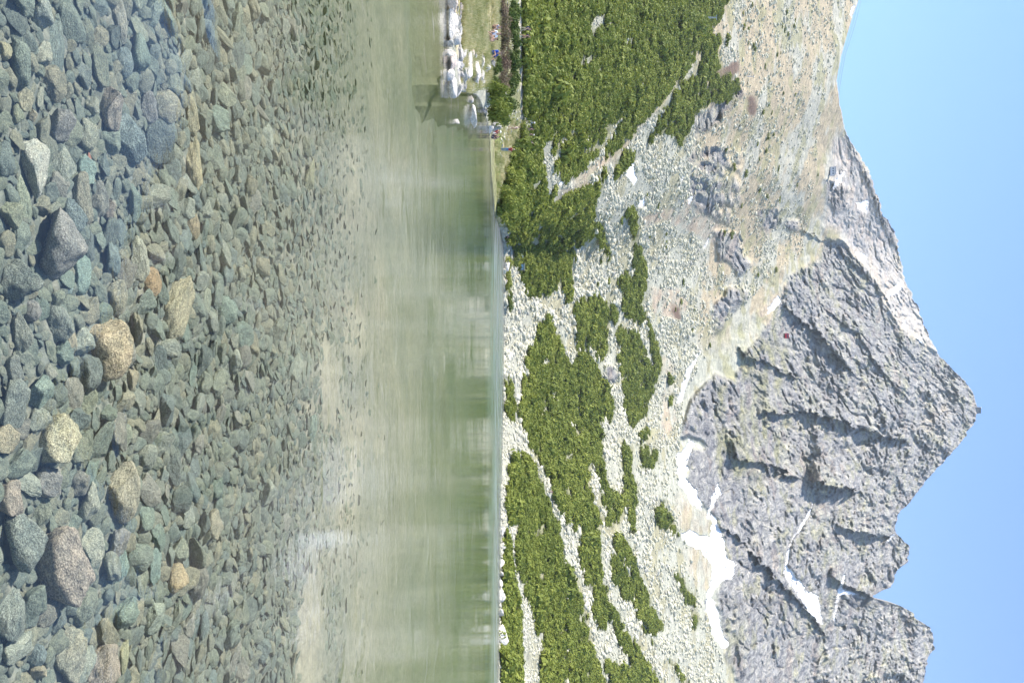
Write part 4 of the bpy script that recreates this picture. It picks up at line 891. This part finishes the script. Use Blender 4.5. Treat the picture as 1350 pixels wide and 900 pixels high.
# shrubs by the near shore
SH_VAR = [cards(np.random.default_rng(600+k), 1500, 1.0, 1.0, .085, mats=[M_SHRUB], name='shrub', lobes=8) for k in range(3)]
HE_VAR = [cards(np.random.default_rng(620+k), 1500, 1.0, 1.0, .08, flat=.2, mats=[M_HEATH], name='heather_shrub', lobes=8) for k in range(3)]
PN_VAR = [cards(np.random.default_rng(640+k), 2200, 1.0, 1.0, .075, flat=.25, mats=[M_PINE], name='dwarf_pine', lobes=10) for k in range(3)]
SHRUBS = [ # kind, v base, u, width px, height px, label
 ('h',655,5,30,15,'brown twiggy shrub at the top edge of the picture behind the grassy bank'), ('h',656,30,28,16,'reddish brown shrub behind the bathers in white'), ('h',656,56,26,17,'purple-brown shrub behind the blue crouching bather'),
 ('h',655,80,26,18,'dark bare-twig shrub between the blue bather and the slabs'), ('h',653,104,26,18,'brown shrub in front of the light path'),
 ('s',668,12,32,18,'yellow-green shrub in front of the path at the picture edge'), ('s',669,42,32,17,'yellow-green shrub below the two walking hikers'), ('s',668,72,30,18,'olive shrub in the middle of the shrub band'), ('s',668,100,30,17,'light green shrub near the light path'),
 ('s',648,82,20,13,'small yellow-green shrub right behind the white slabs'), ('s',643,100,22,14,'low green shrub at the inlet'), ('p',641,122,28,26,'dark green pine bush over the pale triangular rock'), ('p',642,143,34,30,'big dark green pine bush hanging over the water'),
 ('s',660,128,30,20,'bright green shrub behind the dark pine bush'), ('p',672,215,34,24,'dark pine bush front above the red-shirted walker, upper part'), ('p',664,240,36,26,'dark pine bush front with a shaded foot'), ('p',656,264,30,24,'dark pine bush at the tip of the headland'),
 ('p',666,352,26,9,'dark shore bush under the information board'), ('p',666,372,24,9,'dark shore bush right of the board'), ('s',668,395,26,8,'light green shore shrub beyond the board'), ('s',676,340,20,8,'light green shrub by the path near the board'),
 ('s',655,150,24,16,'olive shrub left of the grey rock'), ('p',684,178,34,12,'low pine hiding the legs of the trail walkers'), ('s',676,192,22,9,'low yellowish shrub behind the red-shirted walker'),
]
for k, (kd, v, u, wp, hp, label) in enumerate(SHRUBS):
    p = P1(u, v); r = wp*p.y/F/2*1.3; h = hp*p.y/F*1.45
    var, nm = {'h': (HE_VAR, 'heather_shrub'), 's': (SH_VAR, 'shrub'), 'p': (PN_VAR, 'dwarf_pine')}[kd]
    o = link(bpy.data.objects.new(nm, var[k % 3])); o.location = p+Vector((0, r*.3, -.05*h)); o.scale = (r, min(r, 3.), h); o.rotation_euler = (0, 0, random.uniform(-.3, .3))
    tag(o, label, 'shrub', 'shrubs along the near shore')
# grass
def grass_mesh(seed):
    rg = np.random.default_rng(seed); n = 40
    c = np.concatenate([rg.normal(0, .35, (n, 2)), np.zeros((n, 1))], 1); a = rg.uniform(0, 6.28, n)
    w = np.stack([np.cos(a), np.sin(a), 0*a], 1)*.035; t = c+np.stack([rg.normal(0, .22, n), rg.normal(0, .22, n), rg.uniform(.6, 1.1, n)], 1)
    return mesh_from('grass_tuft', np.stack([c-w, c+w, t], 1).reshape(-1, 3), np.arange(3*n).reshape(-1, 3), [M_GRASS], False)
G_C = proto_coll('grass_tuft', [grass_mesh(700+k) for k in range(4)])
u, v = pick(np.clip(GRASSB*(1-.93*ROCKB)*np.clip((VH-GV)/25., .2, 3)*(GV > 606)*np.clip(.55+1.6*fbm(GU/9., GV/3.5, GU*0+8, 3), .03, 1.5)+SHOREG*.45*(fbm(GU/7., GV/5., GU*0, 3) > -.1), 0, 3), 9000)
pp = P(u, v); pp = pp[pp[:, 2] > .06]; n = len(pp); s = rng.uniform(.16, .38, n)*np.clip(pp[:, 1]/45., .8, 1.5)
for uu, vv_ in ((45, 646.5), (53, 641), (35, 648), (69, 645.5), (174, 648.5), (181, 647), (197, 660), (169, 669)):
    q = P(uu, vv_)[0]; s[(np.abs(pp[:, 0]-q[0]) < 1.3) & (pp[:, 1] > q[1]-9) & (pp[:, 1] < q[1]+1)] *= .35
scatter('grass', pp, np.stack([0*s, 0*s, rng.uniform(0, 6.3, n)], 1), np.stack([s, s, s*rng.uniform(.7, 1.2, n)], 1), rng.integers(0, 4, n), G_C, label='dry yellow-green grass on the lake bank', cat='grass')

# ------------------------------------------------------------------ people
def cloth(name, col): return simple(name, col, .85, .08, 12.)
CM = {}
def cmat(col, nm='cloth'):
    k = (nm,)+tuple(col)
    if k not in CM: CM[k] = cloth(nm, col)
    return CM[k]
SKIN = (.50, .31, .22)
def skeleton(pose, sw):
    """joints of a 1.75 m person facing -y: list of (name, xyz, radius, parent, region)"""
    J = {}
    def j(n, p, r, par, reg): J[n] = (Vector(p), r, par, reg)
    if pose in ('stand', 'walk', 'lean'):
        hip, lean = .95, (.10 if pose != 'lean' else .35)
        st = .0 if pose == 'stand' else .26
        j('pelvis', (0, 0, hip), .135, None, 'pants'); j('belly', (0, -lean*.25, hip+.17), .128, 'pelvis', 'top'); j('chest', (0, -lean*.7, hip+.37), .145, 'belly', 'top')
        j('neck', (0, -lean*1.05, hip+.54), .055, 'chest', 'skin'); j('head', (0, -lean*1.2-.01, hip+.645), .088, 'neck', 'skin'); j('crown', (0, -lean*1.2+.005, hip+.735), .075, 'head', 'skin')
        legs = {}
        for s, n in ((-1, 'l'), (1, 'r')):
            f = st*s
            j('hip'+n, (.09*s, 0, hip-.06), .098, 'pelvis', 'pants'); j('knee'+n, (.10*s, -.03-f*.55, .50), .062, 'hip'+n, 'pants' if sw != 'shorts' else 'skin')
            j('ank'+n, (.10*s, .03-f, .09), .042, 'knee'+n, 'pants' if sw == 'long' else 'skin'); j('toe'+n, (.115*s, -.14-f, .04), .038, 'ank'+n, 'shoe')
            j('sho'+n, (.185*s, -lean*.8, hip+.43), .07, 'chest', 'top'); j('elb'+n, (.255*s, -lean*.75+.05+f*.5, hip+.16), .045, 'sho'+n, 'skin' if sw != 'jacket' else 'top')
            j('wri'+n, (.25*s, -lean*.8-.14+f*.7, hip-.03), .03, 'elb'+n, 'skin')
            hand(j, n, s, Vector((.25*s, -lean*.8-.14+f*.7, hip-.03)), Vector((0, -.35, -1)).normalized())
    else:  # sitting on the ground, knees up
        j('pelvis', (0, 0, .13), .14, None, 'pants'); j('belly', (0, .02, .30), .13, 'pelvis', 'top'); j('chest', (0, -.04, .50), .145, 'belly', 'top')
        j('neck', (0, -.09, .67), .055, 'chest', 'skin'); j('head', (0, -.12, .77), .088, 'neck', 'skin'); j('crown', (0, -.10, .86), .075, 'head', 'skin')
        for s, n in ((-1, 'l'), (1, 'r')):
            j('hip'+n, (.10*s, -.06, .13), .1, 'pelvis', 'pants'); j('knee'+n, (.14*s, -.42, .43), .062, 'hip'+n, 'pants' if sw != 'shorts' else 'skin')
            j('ank'+n, (.13*s, -.68, .09), .042, 'knee'+n, 'pants' if sw == 'long' else 'skin'); j('toe'+n, (.14*s, -.85, .04), .038, 'ank'+n, 'shoe')
            j('sho'+n, (.185*s, -.05, .57), .07, 'chest', 'top'); j('elb'+n, (.25*s, -.18, .34), .045, 'sho'+n, 'skin' if sw != 'jacket' else 'top'); j('wri'+n, (.17*s, -.40, .42), .03, 'elb'+n, 'skin')
            hand(j, n, s, Vector((.17*s, -.40, .42)), Vector((-.3*s, -.8, .1)).normalized())
    # face: nose and ears grow from the head
    h = J['head'][0]
    j('nose', h+Vector((0, -.115, -.005)), .014, 'head', 'skin')
    for s, n in ((-1, 'l'), (1, 'r')): j('ear'+n, h+Vector((.098*s, .01, 0)), .02, 'head', 'skin')
    return J
def hand(j, n, s, w, d):
    side = Vector((0, 1, 0)) if abs(d.y) < .7 else Vector((1, 0, 0))
    j('palm'+n, w+d*.06, .03, 'wri'+n, 'skin')
    for q, ln in enumerate((.068, .08, .074, .056)):
        o = side*(q-1.5)*.022
        j('kn%d%s' % (q, n), w+d*.10+o, .0095, 'palm'+n, 'skin'); j('ft%d%s' % (q, n), w+d*(.10+ln)+o*1.15+Vector((-.02*s, 0, 0)), .0075, 'kn%d%s' % (q, n), 'skin')
    j('th1'+n, w+d*.06-side*.045, .011, 'palm'+n, 'skin'); j('th2'+n, w+d*.105-side*.06, .009, 'th1'+n, 'skin')
def person(pt, face_deg, pose, top, pants, label, sw='shorts', height=1.72, hair=(.08, .05, .03), shoe=(.08, .08, .08), hat=None, pack=None, group=None):
    J = skeleton(pose, sw); names = list(J); ix = {n: i for i, n in enumerate(names)}
    me = bpy.data.meshes.new('person')
    me.from_pydata([J[n][0][:] for n in names], [(ix[n], ix[J[n][2]]) for n in names if J[n][2]], [])
    o = bpy.data.objects.new('person', me); COL.objects.link(o)
    o.modifiers.new('skin', 'SKIN'); o.modifiers['skin'].use_smooth_shade = True
    if not me.skin_vertices: me.attributes  # layer comes with the modifier or is made here
    if not me.skin_vertices:
        bm = bmesh.new(); bm.from_mesh(me); bm.verts.layers.skin.verify(); bm.to_mesh(me); bm.free()
    for i, n in enumerate(names):
        sv = me.skin_vertices[0].data[i]; r = J[n][1]; sv.radius = (r*(1.18 if n in ('chest', 'pelvis', 'belly') else 1), r*(.82 if n in ('chest', 'belly') else 1)); sv.use_root = (n == 'pelvis')
    s = o.modifiers.new('sub', 'SUBSURF'); s.levels = s.render_levels = 2
    dg = bpy.context.evaluated_depsgraph_get(); dg.update()
    m2 = bpy.data.meshes.new_from_object(o.evaluated_get(dg)); o.modifiers.clear(); o.data = m2; bpy.data.meshes.remove(me)
    regs = ['skin', 'top', 'pants', 'shoe']
    m2.materials.clear()
    for mt in (cmat(SKIN, 'skin'), cmat(top, 'shirt'), cmat(pants, 'trousers'), cmat(shoe, 'shoe')): m2.materials.append(mt)
    segs = [(J[n][0], J[J[n][2]][0], regs.index(J[n][3])) for n in names if J[n][2]]
    for p in m2.polygons:
        c = p.center; best, br = 9, 0
        for a, b, r in segs:
            ab = a-b; t = max(0, min(1, (c-b).dot(ab)/max(ab.length_squared, 1e-9))); d = (c-b-ab*t).length
            if d < best: best, br = d, r
        p.material_index = br; p.use_smooth = True
    k = height/1.75
    o.location = Vector(pt); o.rotation_euler = (0, 0, R(face_deg)); o.scale = (k, k, k)
    tag(o, label, 'person', group)
    h = J['head'][0]; cr = J['crown'][0]
    bm = bmesh.new(); bmesh.ops.create_uvsphere(bm, u_segments=20, v_segments=14, radius=1)
    for v in list(bm.verts):
        if v.co.z < -.35 or (v.co.y < -.45 and v.co.z < .35): bm.verts.remove(v)
    for v in bm.verts: v.co = Vector((v.co.x*.098, v.co.y*.115, v.co.z*.105))*(1+.05*math.sin(9*v.co.x*30))+(h+cr)/2+Vector((0, .012, .012))
    hm = bpy.data.meshes.new('hair'); bm.to_mesh(hm); bm.free(); hm.materials.append(cmat(hair, 'hair')); link(bpy.data.objects.new('hair', hm), o)
    bm = bmesh.new()
    for s_ in (-1, 1):
        r_ = bmesh.ops.create_uvsphere(bm, u_segments=8, v_segments=6, radius=.012)
        for v in r_['verts']: v.co += h+Vector((.034*s_, -.082, .022))
    em = bpy.data.meshes.new('eyes'); bm.to_mesh(em); bm.free(); em.materials.append(cmat((.02, .015, .01), 'eye')); link(bpy.data.objects.new('eye_pair', em), o)
    if hat:
        bm = bmesh.new(); bmesh.ops.create_uvsphere(bm, u_segments=18, v_segments=10, radius=1)
        for v in list(bm.verts):
            if v.co.z < -.05: bm.verts.remove(v)
        for v in bm.verts:
            brim = v.co.z < .08
            v.co = Vector((v.co.x*(.16 if brim else .108), v.co.y*(.17 if brim else .125), v.co.z*.12))+cr+Vector((0, 0, -.02))
        hm = bpy.data.meshes.new('hat'); bm.to_mesh(hm); bm.free(); hm.materials.append(cmat(hat, 'hat')); link(bpy.data.objects.new('sun_hat', hm), o)
    if pack:
        bm = bmesh.new(); bmesh.ops.create_cube(bm, size=1); bmesh.ops.bevel(bm, geom=bm.edges[:], offset=.22, segments=3, affect='EDGES')
        ch = J['chest'][0]
        for v in bm.verts: v.co = Vector((v.co.x*.34, v.co.y*.22, v.co.z*.50))+ch+Vector((0, .24, -.06))
        pm = bpy.data.meshes.new('backpack'); bm.to_mesh(pm); bm.free(); pm.materials.append(cmat(pack, 'backpack')); link(bpy.data.objects.new('backpack', pm), o)
    return o
NAVY, RED, WHT, BLK, SKYB, JEAN, KHA, PNK = (.03, .035, .08), (.45, .03, .04), (.85, .85, .86), (.02, .02, .022), (.18, .36, .62), (.12, .26, .48), (.32, .26, .18), (.72, .47, .44)
person(P1(45, 645.5), 20, 'sit', (.9, .9, .92), (.5, .5, .62), 'person in a brilliant white shirt sitting on the grassy bank', 'jacket', height=1.9, group='bathers on the bank')
person(P1(53, 641), -30, 'sit', (.50, .32, .24), KHA, 'bare-chested person sitting in front of the one in white', height=1.75, group='bathers on the bank')
person(P1(35, 648), 60, 'sit', (.55, .56, .68), NAVY, 'person in a pale lilac top sitting above the one in white', height=1.8, group='bathers on the bank')
person(P1(69, 645.5), 60, 'sit', (.03, .09, .42), (.04, .08, .3), 'person in a royal blue jacket crouching beside the brown shrubs', 'jacket', 2.1, group='bathers on the bank')
person(P1(38, 683), 75, 'walk', NAVY, (.4, .34, .26), 'hiker in a navy top with pale trousers, ahead on the path', 'long', 1.8, pack=(.05, .05, .10), group='hikers on the path')
person(P1(48, 684), 70, 'walk', BLK, (.3, .2, .15), 'hiker in black with white shoes following on the path', 'shorts', 1.65, shoe=(.8, .8, .78), pack=(.05, .04, .08), group='hikers on the path')
person(P1(174, 648.5), 10, 'sit', RED, (.55, .5, .5), 'person in a red top sitting at the water beside the grey rock', 'long', 1.85, hat=(.8, .78, .75), group='bathers at the water')
person(P1(181, 647), 0, 'sit', BLK, (.10, .09, .12), 'person in black sitting at the water below the red one', 'long', 1.75, group='bathers at the water')
person(P1(169, 669), -60, 'walk', (.8, .62, .58), KHA, 'person in a pale pink shirt walking through dry grass', 'shorts', 1.75, hair=(.3, .2, .1), group='walkers on the shore')
person(P1(197, 660), 20, 'stand', RED, JEAN, 'person in a red top and light blue jeans standing on the shore', 'long', 1.82, hair=(.6, .5, .35), group='walkers on the shore')
for u, v, top, pants, label, hat, pk in ((161, 690.5, SKYB, KHA, 'trail walker in a light blue shirt, first of the row behind the bush', (.8, .8, .78), None), (170, 690, (.12, .03, .05), KHA, 'trail walker in dark maroon, second of the row behind the bush', None, (.05, .05, .06)),
        (177, 690, BLK, BLK, 'trail walker in black with a pale cap, third behind the bush', (.75, .72, .66), None), (188, 690, (.45, .44, .42), (.5, .48, .4), 'trail walker in a grey shirt, last of the row behind the bush', None, (.08, .06, .06))):
    person(P1(u, v), 80, 'walk', top, pants, label, 'long', 1.8, hat=hat, pack=pk, group='hikers on the trail')
person(P1(318, 666), 0, 'sit', (.04, .07, .3), NAVY, 'person in dark blue sitting on the far beach near the information board', 'jacket', 2.0)
person(P1(312, 666), 20, 'sit', (.18, .12, .1), BLK, 'dark-haired person sitting above the one in dark blue on the far beach', 'long', 1.8)
person(P1(648, 721), 0, 'walk', PNK, BLK, 'hiker in a pink shirt with dark backpack on the path between the pines', 'long', 1.8, pack=BLK)
person(P1(782, 741.5), 30, 'walk', BLK, (.5, .5, .52), 'hiker in black on the slope path among the pines', 'long', 1.8, group='hikers on the slope path')
person(P1(788, 741), 30, 'walk', (.7, .72, .76), (.2, .3, .45), 'hiker in a white shirt right below the one in black', 'shorts', 1.75, hat=(.8, .8, .8), group='hikers on the slope path')
person(P1(877, 746), 20, 'walk', (.6, .07, .04), BLK, 'hiker in a bright red top at the bottom right of the pine slope', 'long', 1.85, group='hikers in the pines')
person(P1(882, 746), -20, 'walk', (.06, .06, .08), (.3, .28, .25), 'hiker in dark clothes under the one in bright red', 'long', 1.8, pack=(.3, .3, .32), group='hikers in the pines')
person(P1(871, 745), 20, 'walk', (.7, .7, .74), (.25, .3, .4), 'hiker in a whitish shirt above the one in bright red', 'long', 1.75, group='hikers in the pines')

# ------------------------------------------------------------------ built things
def box_bm(bm, c, s, bev=0.0, rz=0.):
    r = bmesh.ops.create_cube(bm, size=1); vs_ = r['verts']
    for v in vs_: v.co = Vector((v.co.x*s[0], v.co.y*s[1], v.co.z*s[2]))
    if bev:
        es = list({e for v in vs_ for e in v.link_edges}); rr = bmesh.ops.bevel(bm, geom=es, offset=bev, segments=2, affect='EDGES'); vs_ = [v for v in rr['verts']]+[v for v in vs_ if v.is_valid]
        vs_ = list(set(vs_))
    m = Matrix.Rotation(rz, 3, 'Z')
    for v in vs_: v.co = m@v.co+Vector(c)
def tube_bm(bm, a, b, r0, r1=None, seg=8):
    a, b = Vector(a), Vector(b); r1 = r1 or r0; d = (b-a).normalized()
    x = d.orthogonal().normalized(); y = d.cross(x)
    ra = [bm.verts.new(a+(x*math.cos(t)+y*math.sin(t))*r0) for t in [2*math.pi*k/seg for k in range(seg)]]
    rb = [bm.verts.new(b+(x*math.cos(t)+y*math.sin(t))*r1) for t in [2*math.pi*k/seg for k in range(seg)]]
    for k in range(seg): bm.faces.new((ra[k], ra[(k+1) % seg], rb[(k+1) % seg], rb[k]))
    bm.faces.new(ra[::-1]); bm.faces.new(rb)
def mk(name, bm, mat, parent=None, loc=None):
    me = bpy.data.meshes.new(name); bmesh.ops.recalc_face_normals(bm, faces=bm.faces[:]); bm.to_mesh(me); bm.free(); me.materials.append(mat)
    o = link(bpy.data.objects.new(name, me), parent)
    if loc is not None: o.location = loc
    return o
def empty(name, loc, label, cat, group=None, rz=0.):
    o = link(bpy.data.objects.new(name, None)); o.location = loc; o.rotation_euler = (0, 0, rz); return tag(o, label, cat, group)
M_WOOD = simple('weathered_wood', (.22, .18, .14), .8, .2, 9.); M_STEEL = simple('galvanised_steel', (.45, .46, .48), .5, .08, 8., .6); M_DARK = simple('dark_metal', (.06, .065, .07), .5, .1, 8.)
M_CONC = simple('grey_concrete', (.58, .56, .60), .85, .1, 2.); M_GLASS = simple('window_glass', (.06, .08, .11), .15, .05, 3., 0., .6); M_WHITE = simple('white_paint', (.8, .8, .8), .5, .03, 4.); M_RED = simple('red_paint', (.62, .035, .05), .35, .05, 4., 0., .5)
# information board by the path
p = P1(352, 681.5)
e = empty('information_board', p, 'information board with a blue map panel under a little pale roof, beside the path', 'information board')
bm = bmesh.new(); box_bm(bm, (0, 0, 1.35), (1.7, .06, 1.15), .01); mk('panel_frame', bm, simple('board_grey', (.16, .18, .19), .7), e)
bm = bmesh.new(); box_bm(bm, (0, -.045, 1.33), (1.35, .02, .85)); poster = mk('map_panel', bm, simple('map_print', (.25, .42, .62), .5, .35, 5.), e)
bm = bmesh.new(); box_bm(bm, (0, -.06, 2.05), (2.0, .7, .10), .02); box_bm(bm, (0, -.03, 1.965), (1.8, .1, .07)); mk('roof', bm, simple('roof_board', (.62, .62, .58), .7), e)
for sx_ in (-.92, .92):
    bm = bmesh.new(); box_bm(bm, (sx_, 0, .98), (.12, .12, 1.96), .015); mk('post', bm, M_WOOD, e)
# white trail post
p = P1(337, 681.5)
e = empty('trail_signpost', p, 'small pale signpost with two pointing arms, standing by the path above the board', 'signpost')
bm = bmesh.new(); tube_bm(bm, (0, 0, 0), (0, 0, 1.75), .05); mk('pole', bm, M_STEEL, e)
for q, (z_, dx) in enumerate(((1.55, .32), (1.28, -.30))):
    bm = bmesh.new(); s_ = 1 if dx > 0 else -1
    pts = [(-.05*s_, z_-.09), (.48*s_, z_-.09), (.6*s_, z_), (.48*s_, z_+.09), (-.05*s_, z_+.09)]
    a = [bm.verts.new((x, -.065, z)) for x, z in pts]; b = [bm.verts.new((x, -.095, z)) for x, z in pts]
    bm.faces.new(a); bm.faces.new(b[::-1])
    for k in range(5): bm.faces.new((a[k], a[(k+1) % 5], b[(k+1) % 5], b[k]))
    mk('arm', bm, M_WHITE, e)
# lattice mast on the trail
def mast(u, v, hpx, label):
    p = P1(u, v); H = hpx*p.y/F
    e = empty('steel_mast', p-Vector((0, 0, .1)), label, 'mast', 'masts on the left slope')
    bm = bmesh.new(); w = H*.055
    for a in (-1, 1):
        for b in (-1, 1): tube_bm(bm, (a*w, b*w, 0), (a*w*.5, b*w*.5, H), H*.014, H*.010, 6)
    for k in range(7):
        z0, z1 = H*k/7, H*(k+1)/7; q0, q1 = w*(1-.5*k/7), w*(1-.5*(k+1)/7)
        for s in (-1, 1): tube_bm(bm, (-q0, s*q0, z0), (q1, s*q1, z1), H*.006, None, 5); tube_bm(bm, (s*q0, -q0, z0), (s*q1, q1, z1), H*.006, None, 5)
    mk('lattice', bm, M_STEEL, e)
    bm = bmesh.new(); box_bm(bm, (0, 0, H*1.0), (H*.42, H*.05, H*.035)); mk('crossarm', bm, M_STEEL, e)
    for s in (-1, 1):
        bm = bmesh.new(); tube_bm(bm, (s*H*.19, -H*.03, H*1.045), (s*H*.19, H*.03, H*1.045), H*.028, None, 12); mk('roller', bm, M_DARK, e)
    return p+Vector((0, 0, H))
mast(23.5, 929, 16, 'light grey steel mast rising from the pines beside the upper trail end')
mast(101, 985, 9, 'small grey mast on the grass slope above the brown heath')
# lift station on the saddle
p = P1(226, 1093.5); k_ = p.y/F
e = empty('lift_station', p-Vector((0, 0, 3*k_)), 'grey lift station with windows standing on the crest before the snow wedge', 'lift station')
W_, H_, D_ = 11*k_, 6*k_, 6*k_
bm = bmesh.new(); box_bm(bm, (0, 0, 3*k_+H_*.5), (W_, D_, H_)); mk('hall', bm, M_CONC, e)
bm = bmesh.new(); z0 = 3*k_+H_
V = [(-W_*.54, -D_*.6, z0), (W_*.54, -D_*.6, z0), (W_*.54, D_*.6, z0), (-W_*.54, D_*.6, z0), (-W_*.46, -D_*.6, z0+1.6*k_), (W_*.35, -D_*.6, z0+1.1*k_), (W_*.35, D_*.6, z0+1.1*k_), (-W_*.46, D_*.6, z0+1.6*k_)]
vv = [bm.verts.new(q) for q in V]
for f in ((0, 1, 2, 3), (4, 5, 6, 7), (0, 1, 5, 4), (1, 2, 6, 5), (2, 3, 7, 6), (3, 0, 4, 7)): bm.faces.new([vv[i] for i in f])
mk('roof', bm, simple('tin_roof', (.42, .41, .44), .6), e)
for q in range(3):
    bm = bmesh.new(); box_bm(bm, (-W_*.3+q*W_*.3, -D_*.5-.05, 3*k_+H_*.6), (W_*.18, .12, H_*.28)); w_ = mk('window', bm, M_GLASS, e)
    bm = bmesh.new()
    for a, b, sx2, sz2 in ((0, .2*H_, W_*.23, H_*.05), (0, -.2*H_, W_*.23, H_*.05)): box_bm(bm, (-W_*.3+q*W_*.3+a, -D_*.5-.10, 3*k_+H_*.6+b), (sx2, .2, sz2))
    mk('window_frame', bm, M_WHITE, w_)
for q in (-.4, 0, .4):
    bm = bmesh.new(); box_bm(bm, (q*W_, -D_*.4, 1.2*k_), (1.2*k_, 1.2*k_, 3.6*k_)); mk('pillar', bm, M_DARK, e)
ST = p+Vector((0, 0, 4*k_))
# cables from the station across the left ridge
def cable(pts, r, label, cat='cable', group=None):
    bm = bmesh.new()
    for a, b in zip(pts[:-1], pts[1:]): tube_bm(bm, a, b, r, None, 5)
    o = mk('steel_cable', bm, M_STEEL, None); tag(o, label, cat, group); return o
def sag(a, b, s, n=24): return [a.lerp(b, t/n)-Vector((0, 0, s*4*(t/n)*(1-t/n))) for t in range(n+1)]
for off, label in ((0, 'upper of the two thin cables running from the lift station along the left ridge'), (-4.0, 'lower of the two thin cables running from the lift station along the left ridge')):
    a = ST+Vector((-5, -4, off*.5)); far = Vector(((-30-450)*830/F, 830, CAMZ+830*(1141+off-VH)/F))
    mid = Vector(((70-450)*845/F, 845, CAMZ+845*(1115+off*.6-VH)/F))
    cable([a]+sag(a, mid, 3)[1:]+sag(mid, far, -2)[1:], .16, label, group='cables on the left ridge')
# red cable car cabin
Yc = 420.; cab = Vector(((442.5-450)*Yc/F, Yc, CAMZ+Yc*(1033.5-VH)/F))
SUM = P1(540, 1287.5)
e = empty('cable_car_cabin', cab, 'red cable car cabin hanging in front of the grey rock wall', 'cable car')
bm = bmesh.new(); box_bm(bm, (0, 0, 1.3), (2.7, 2.0, 2.2), .25); mk('cabin', bm, M_RED, e)
for sx_ in (-.8, 0, .8):
    bm = bmesh.new(); box_bm(bm, (sx_, -1.005, 1.65), (.62, .04, .8), .02); mk('window', bm, M_GLASS, e)
bm = bmesh.new(); box_bm(bm, (0, 0, .12), (2.3, 1.7, .18), .04); mk('underframe', bm, M_DARK, e)
bm = bmesh.new(); tube_bm(bm, (0, 0, 2.4), (.25, .2, 4.0), .10); box_bm(bm, (.25, .2, 4.1), (1.5, .2, .22), .03); mk('hanger', bm, M_WHITE, e)
hook = cab+Vector((.25, .2, 4.22)); dirn = SUM-hook
low = hook-dirn*.14
cable([low, hook]+[hook.lerp(SUM, t/10) for t in range(1, 11)], .022, 'very thin cable carrying the red cabin towards the summit')
# summit station
k_ = SUM.y/F*.8
e = empty('summit_station', SUM-Vector((0, 0, 4*k_)), 'dark summit station with a small white dome on the highest peak', 'summit station')
bm = bmesh.new(); box_bm(bm, (0, 0, 4*k_), (9*k_, 6*k_, 9*k_)); box_bm(bm, (4.5*k_, .5*k_, 3*k_), (3.4*k_, 5*k_, 6*k_)); mk('hall', bm, simple('summit_wall', (.20, .19, .19), .8, .2, .1), e)
bm = bmesh.new(); box_bm(bm, (.6*k_, 0, 8.9*k_), (10*k_, 6.6*k_, .9*k_)); mk('roof', bm, M_DARK, e)
bm = bmesh.new(); box_bm(bm, (.4*k_, -3.03*k_, 6.6*k_), (7*k_, .12*k_, .9*k_)); mk('window', bm, M_GLASS, e)
bm = bmesh.new(); bmesh.ops.create_uvsphere(bm, u_segments=16, v_segments=10, radius=1.25*k_)
for v in bm.verts: v.co += Vector((-3.4*k_, -.8*k_, 10.3*k_))
d = mk('dome', bm, M_WHITE, e)
bm = bmesh.new(); tube_bm(bm, (2.6*k_, 0, 9*k_), (2.6*k_, 0, 11.2*k_), .18*k_); mk('antenna', bm, M_STEEL, e)

# ------------------------------------------------------------------ the air
def build_haze():
    m, nt, out = newmat('haze'); pv = N(nt, 'ShaderNodeVolumePrincipled', Density=.00008); pv.inputs['Color'].default_value = (.80, .90, 1, 1); pv.inputs['Anisotropy'].default_value = .0
    L(nt, pv.outputs[0], out.inputs['Volume'])
    bm = bmesh.new(); box_bm(bm, (0, 1250, 720), (4400, 3500, 1460))
    o = mk('haze', bm, m); tag(o, 'thin bluish mountain air over the whole valley', 'haze', None, 'stuff')
build_haze()

# ------------------------------------------------------------------ light, sky, camera
SUN_AZ, SUN_EL = -86., 52.      # degrees clockwise from the view direction
w = bpy.data.worlds.new('World'); SC.world = w; w.use_nodes = True
nt = w.node_tree; nt.nodes.clear()
sky = nt.nodes.new('ShaderNodeTexSky'); sky.sky_type = 'NISHITA'; sky.sun_disc = False; sky.sun_elevation = R(SUN_EL); sky.sun_rotation = R(SUN_AZ); sky.altitude = 1750; sky.air_density = 1.15; sky.dust_density = .0; sky.ozone_density = 1.5
bg = nt.nodes.new('ShaderNodeBackground'); bg.inputs[1].default_value = .118
ow = nt.nodes.new('ShaderNodeOutputWorld'); tint = mixc(nt, 1., sky.outputs[0], (.82, .97, 1.13), 'MULTIPLY'); nt.links.new(tint, bg.inputs[0]); nt.links.new(bg.outputs[0], ow.inputs[0])
ld = bpy.data.lights.new('sun', 'SUN'); ld.energy = 4.4; ld.angle = R(.53); ld.color = (1., .945, .86)
sun = link(bpy.data.objects.new('sun', ld))
dv = Vector((math.sin(R(SUN_AZ))*math.cos(R(SUN_EL)), math.cos(R(SUN_AZ))*math.cos(R(SUN_EL)), math.sin(R(SUN_EL))))
sun.rotation_euler = dv.to_track_quat('Z', 'Y').to_euler(); sun.location = (-60, 0, 120)
cd = bpy.data.cameras.new('camera'); cd.lens = 28.; cd.sensor_width = 36.; cd.sensor_fit = 'HORIZONTAL'; cd.shift_x = -3/1350.; cd.clip_start = .1; cd.clip_end = 20000
cam = link(bpy.data.objects.new('camera', cd))
cam.matrix_world = Matrix(((0, -1, 0, 0), (0, 0, -1, 0), (1, 0, 0, CAMZ), (0, 0, 0, 1)))
SC.camera = cam
SC.view_settings.view_transform = 'Standard'; SC.view_settings.look = 'None'; SC.view_settings.gamma = 1; SC.view_settings.use_curve_mapping = False; SC.view_settings.exposure = 1.27
SC.cycles.max_bounces = 8; SC.cycles.diffuse_bounces = 3; SC.cycles.glossy_bounces = 3; SC.cycles.transparent_max_bounces = 16; SC.cycles.volume_bounces = 0
SC.cycles.sample_clamp_indirect = 4.; SC.cycles.use_denoising = True
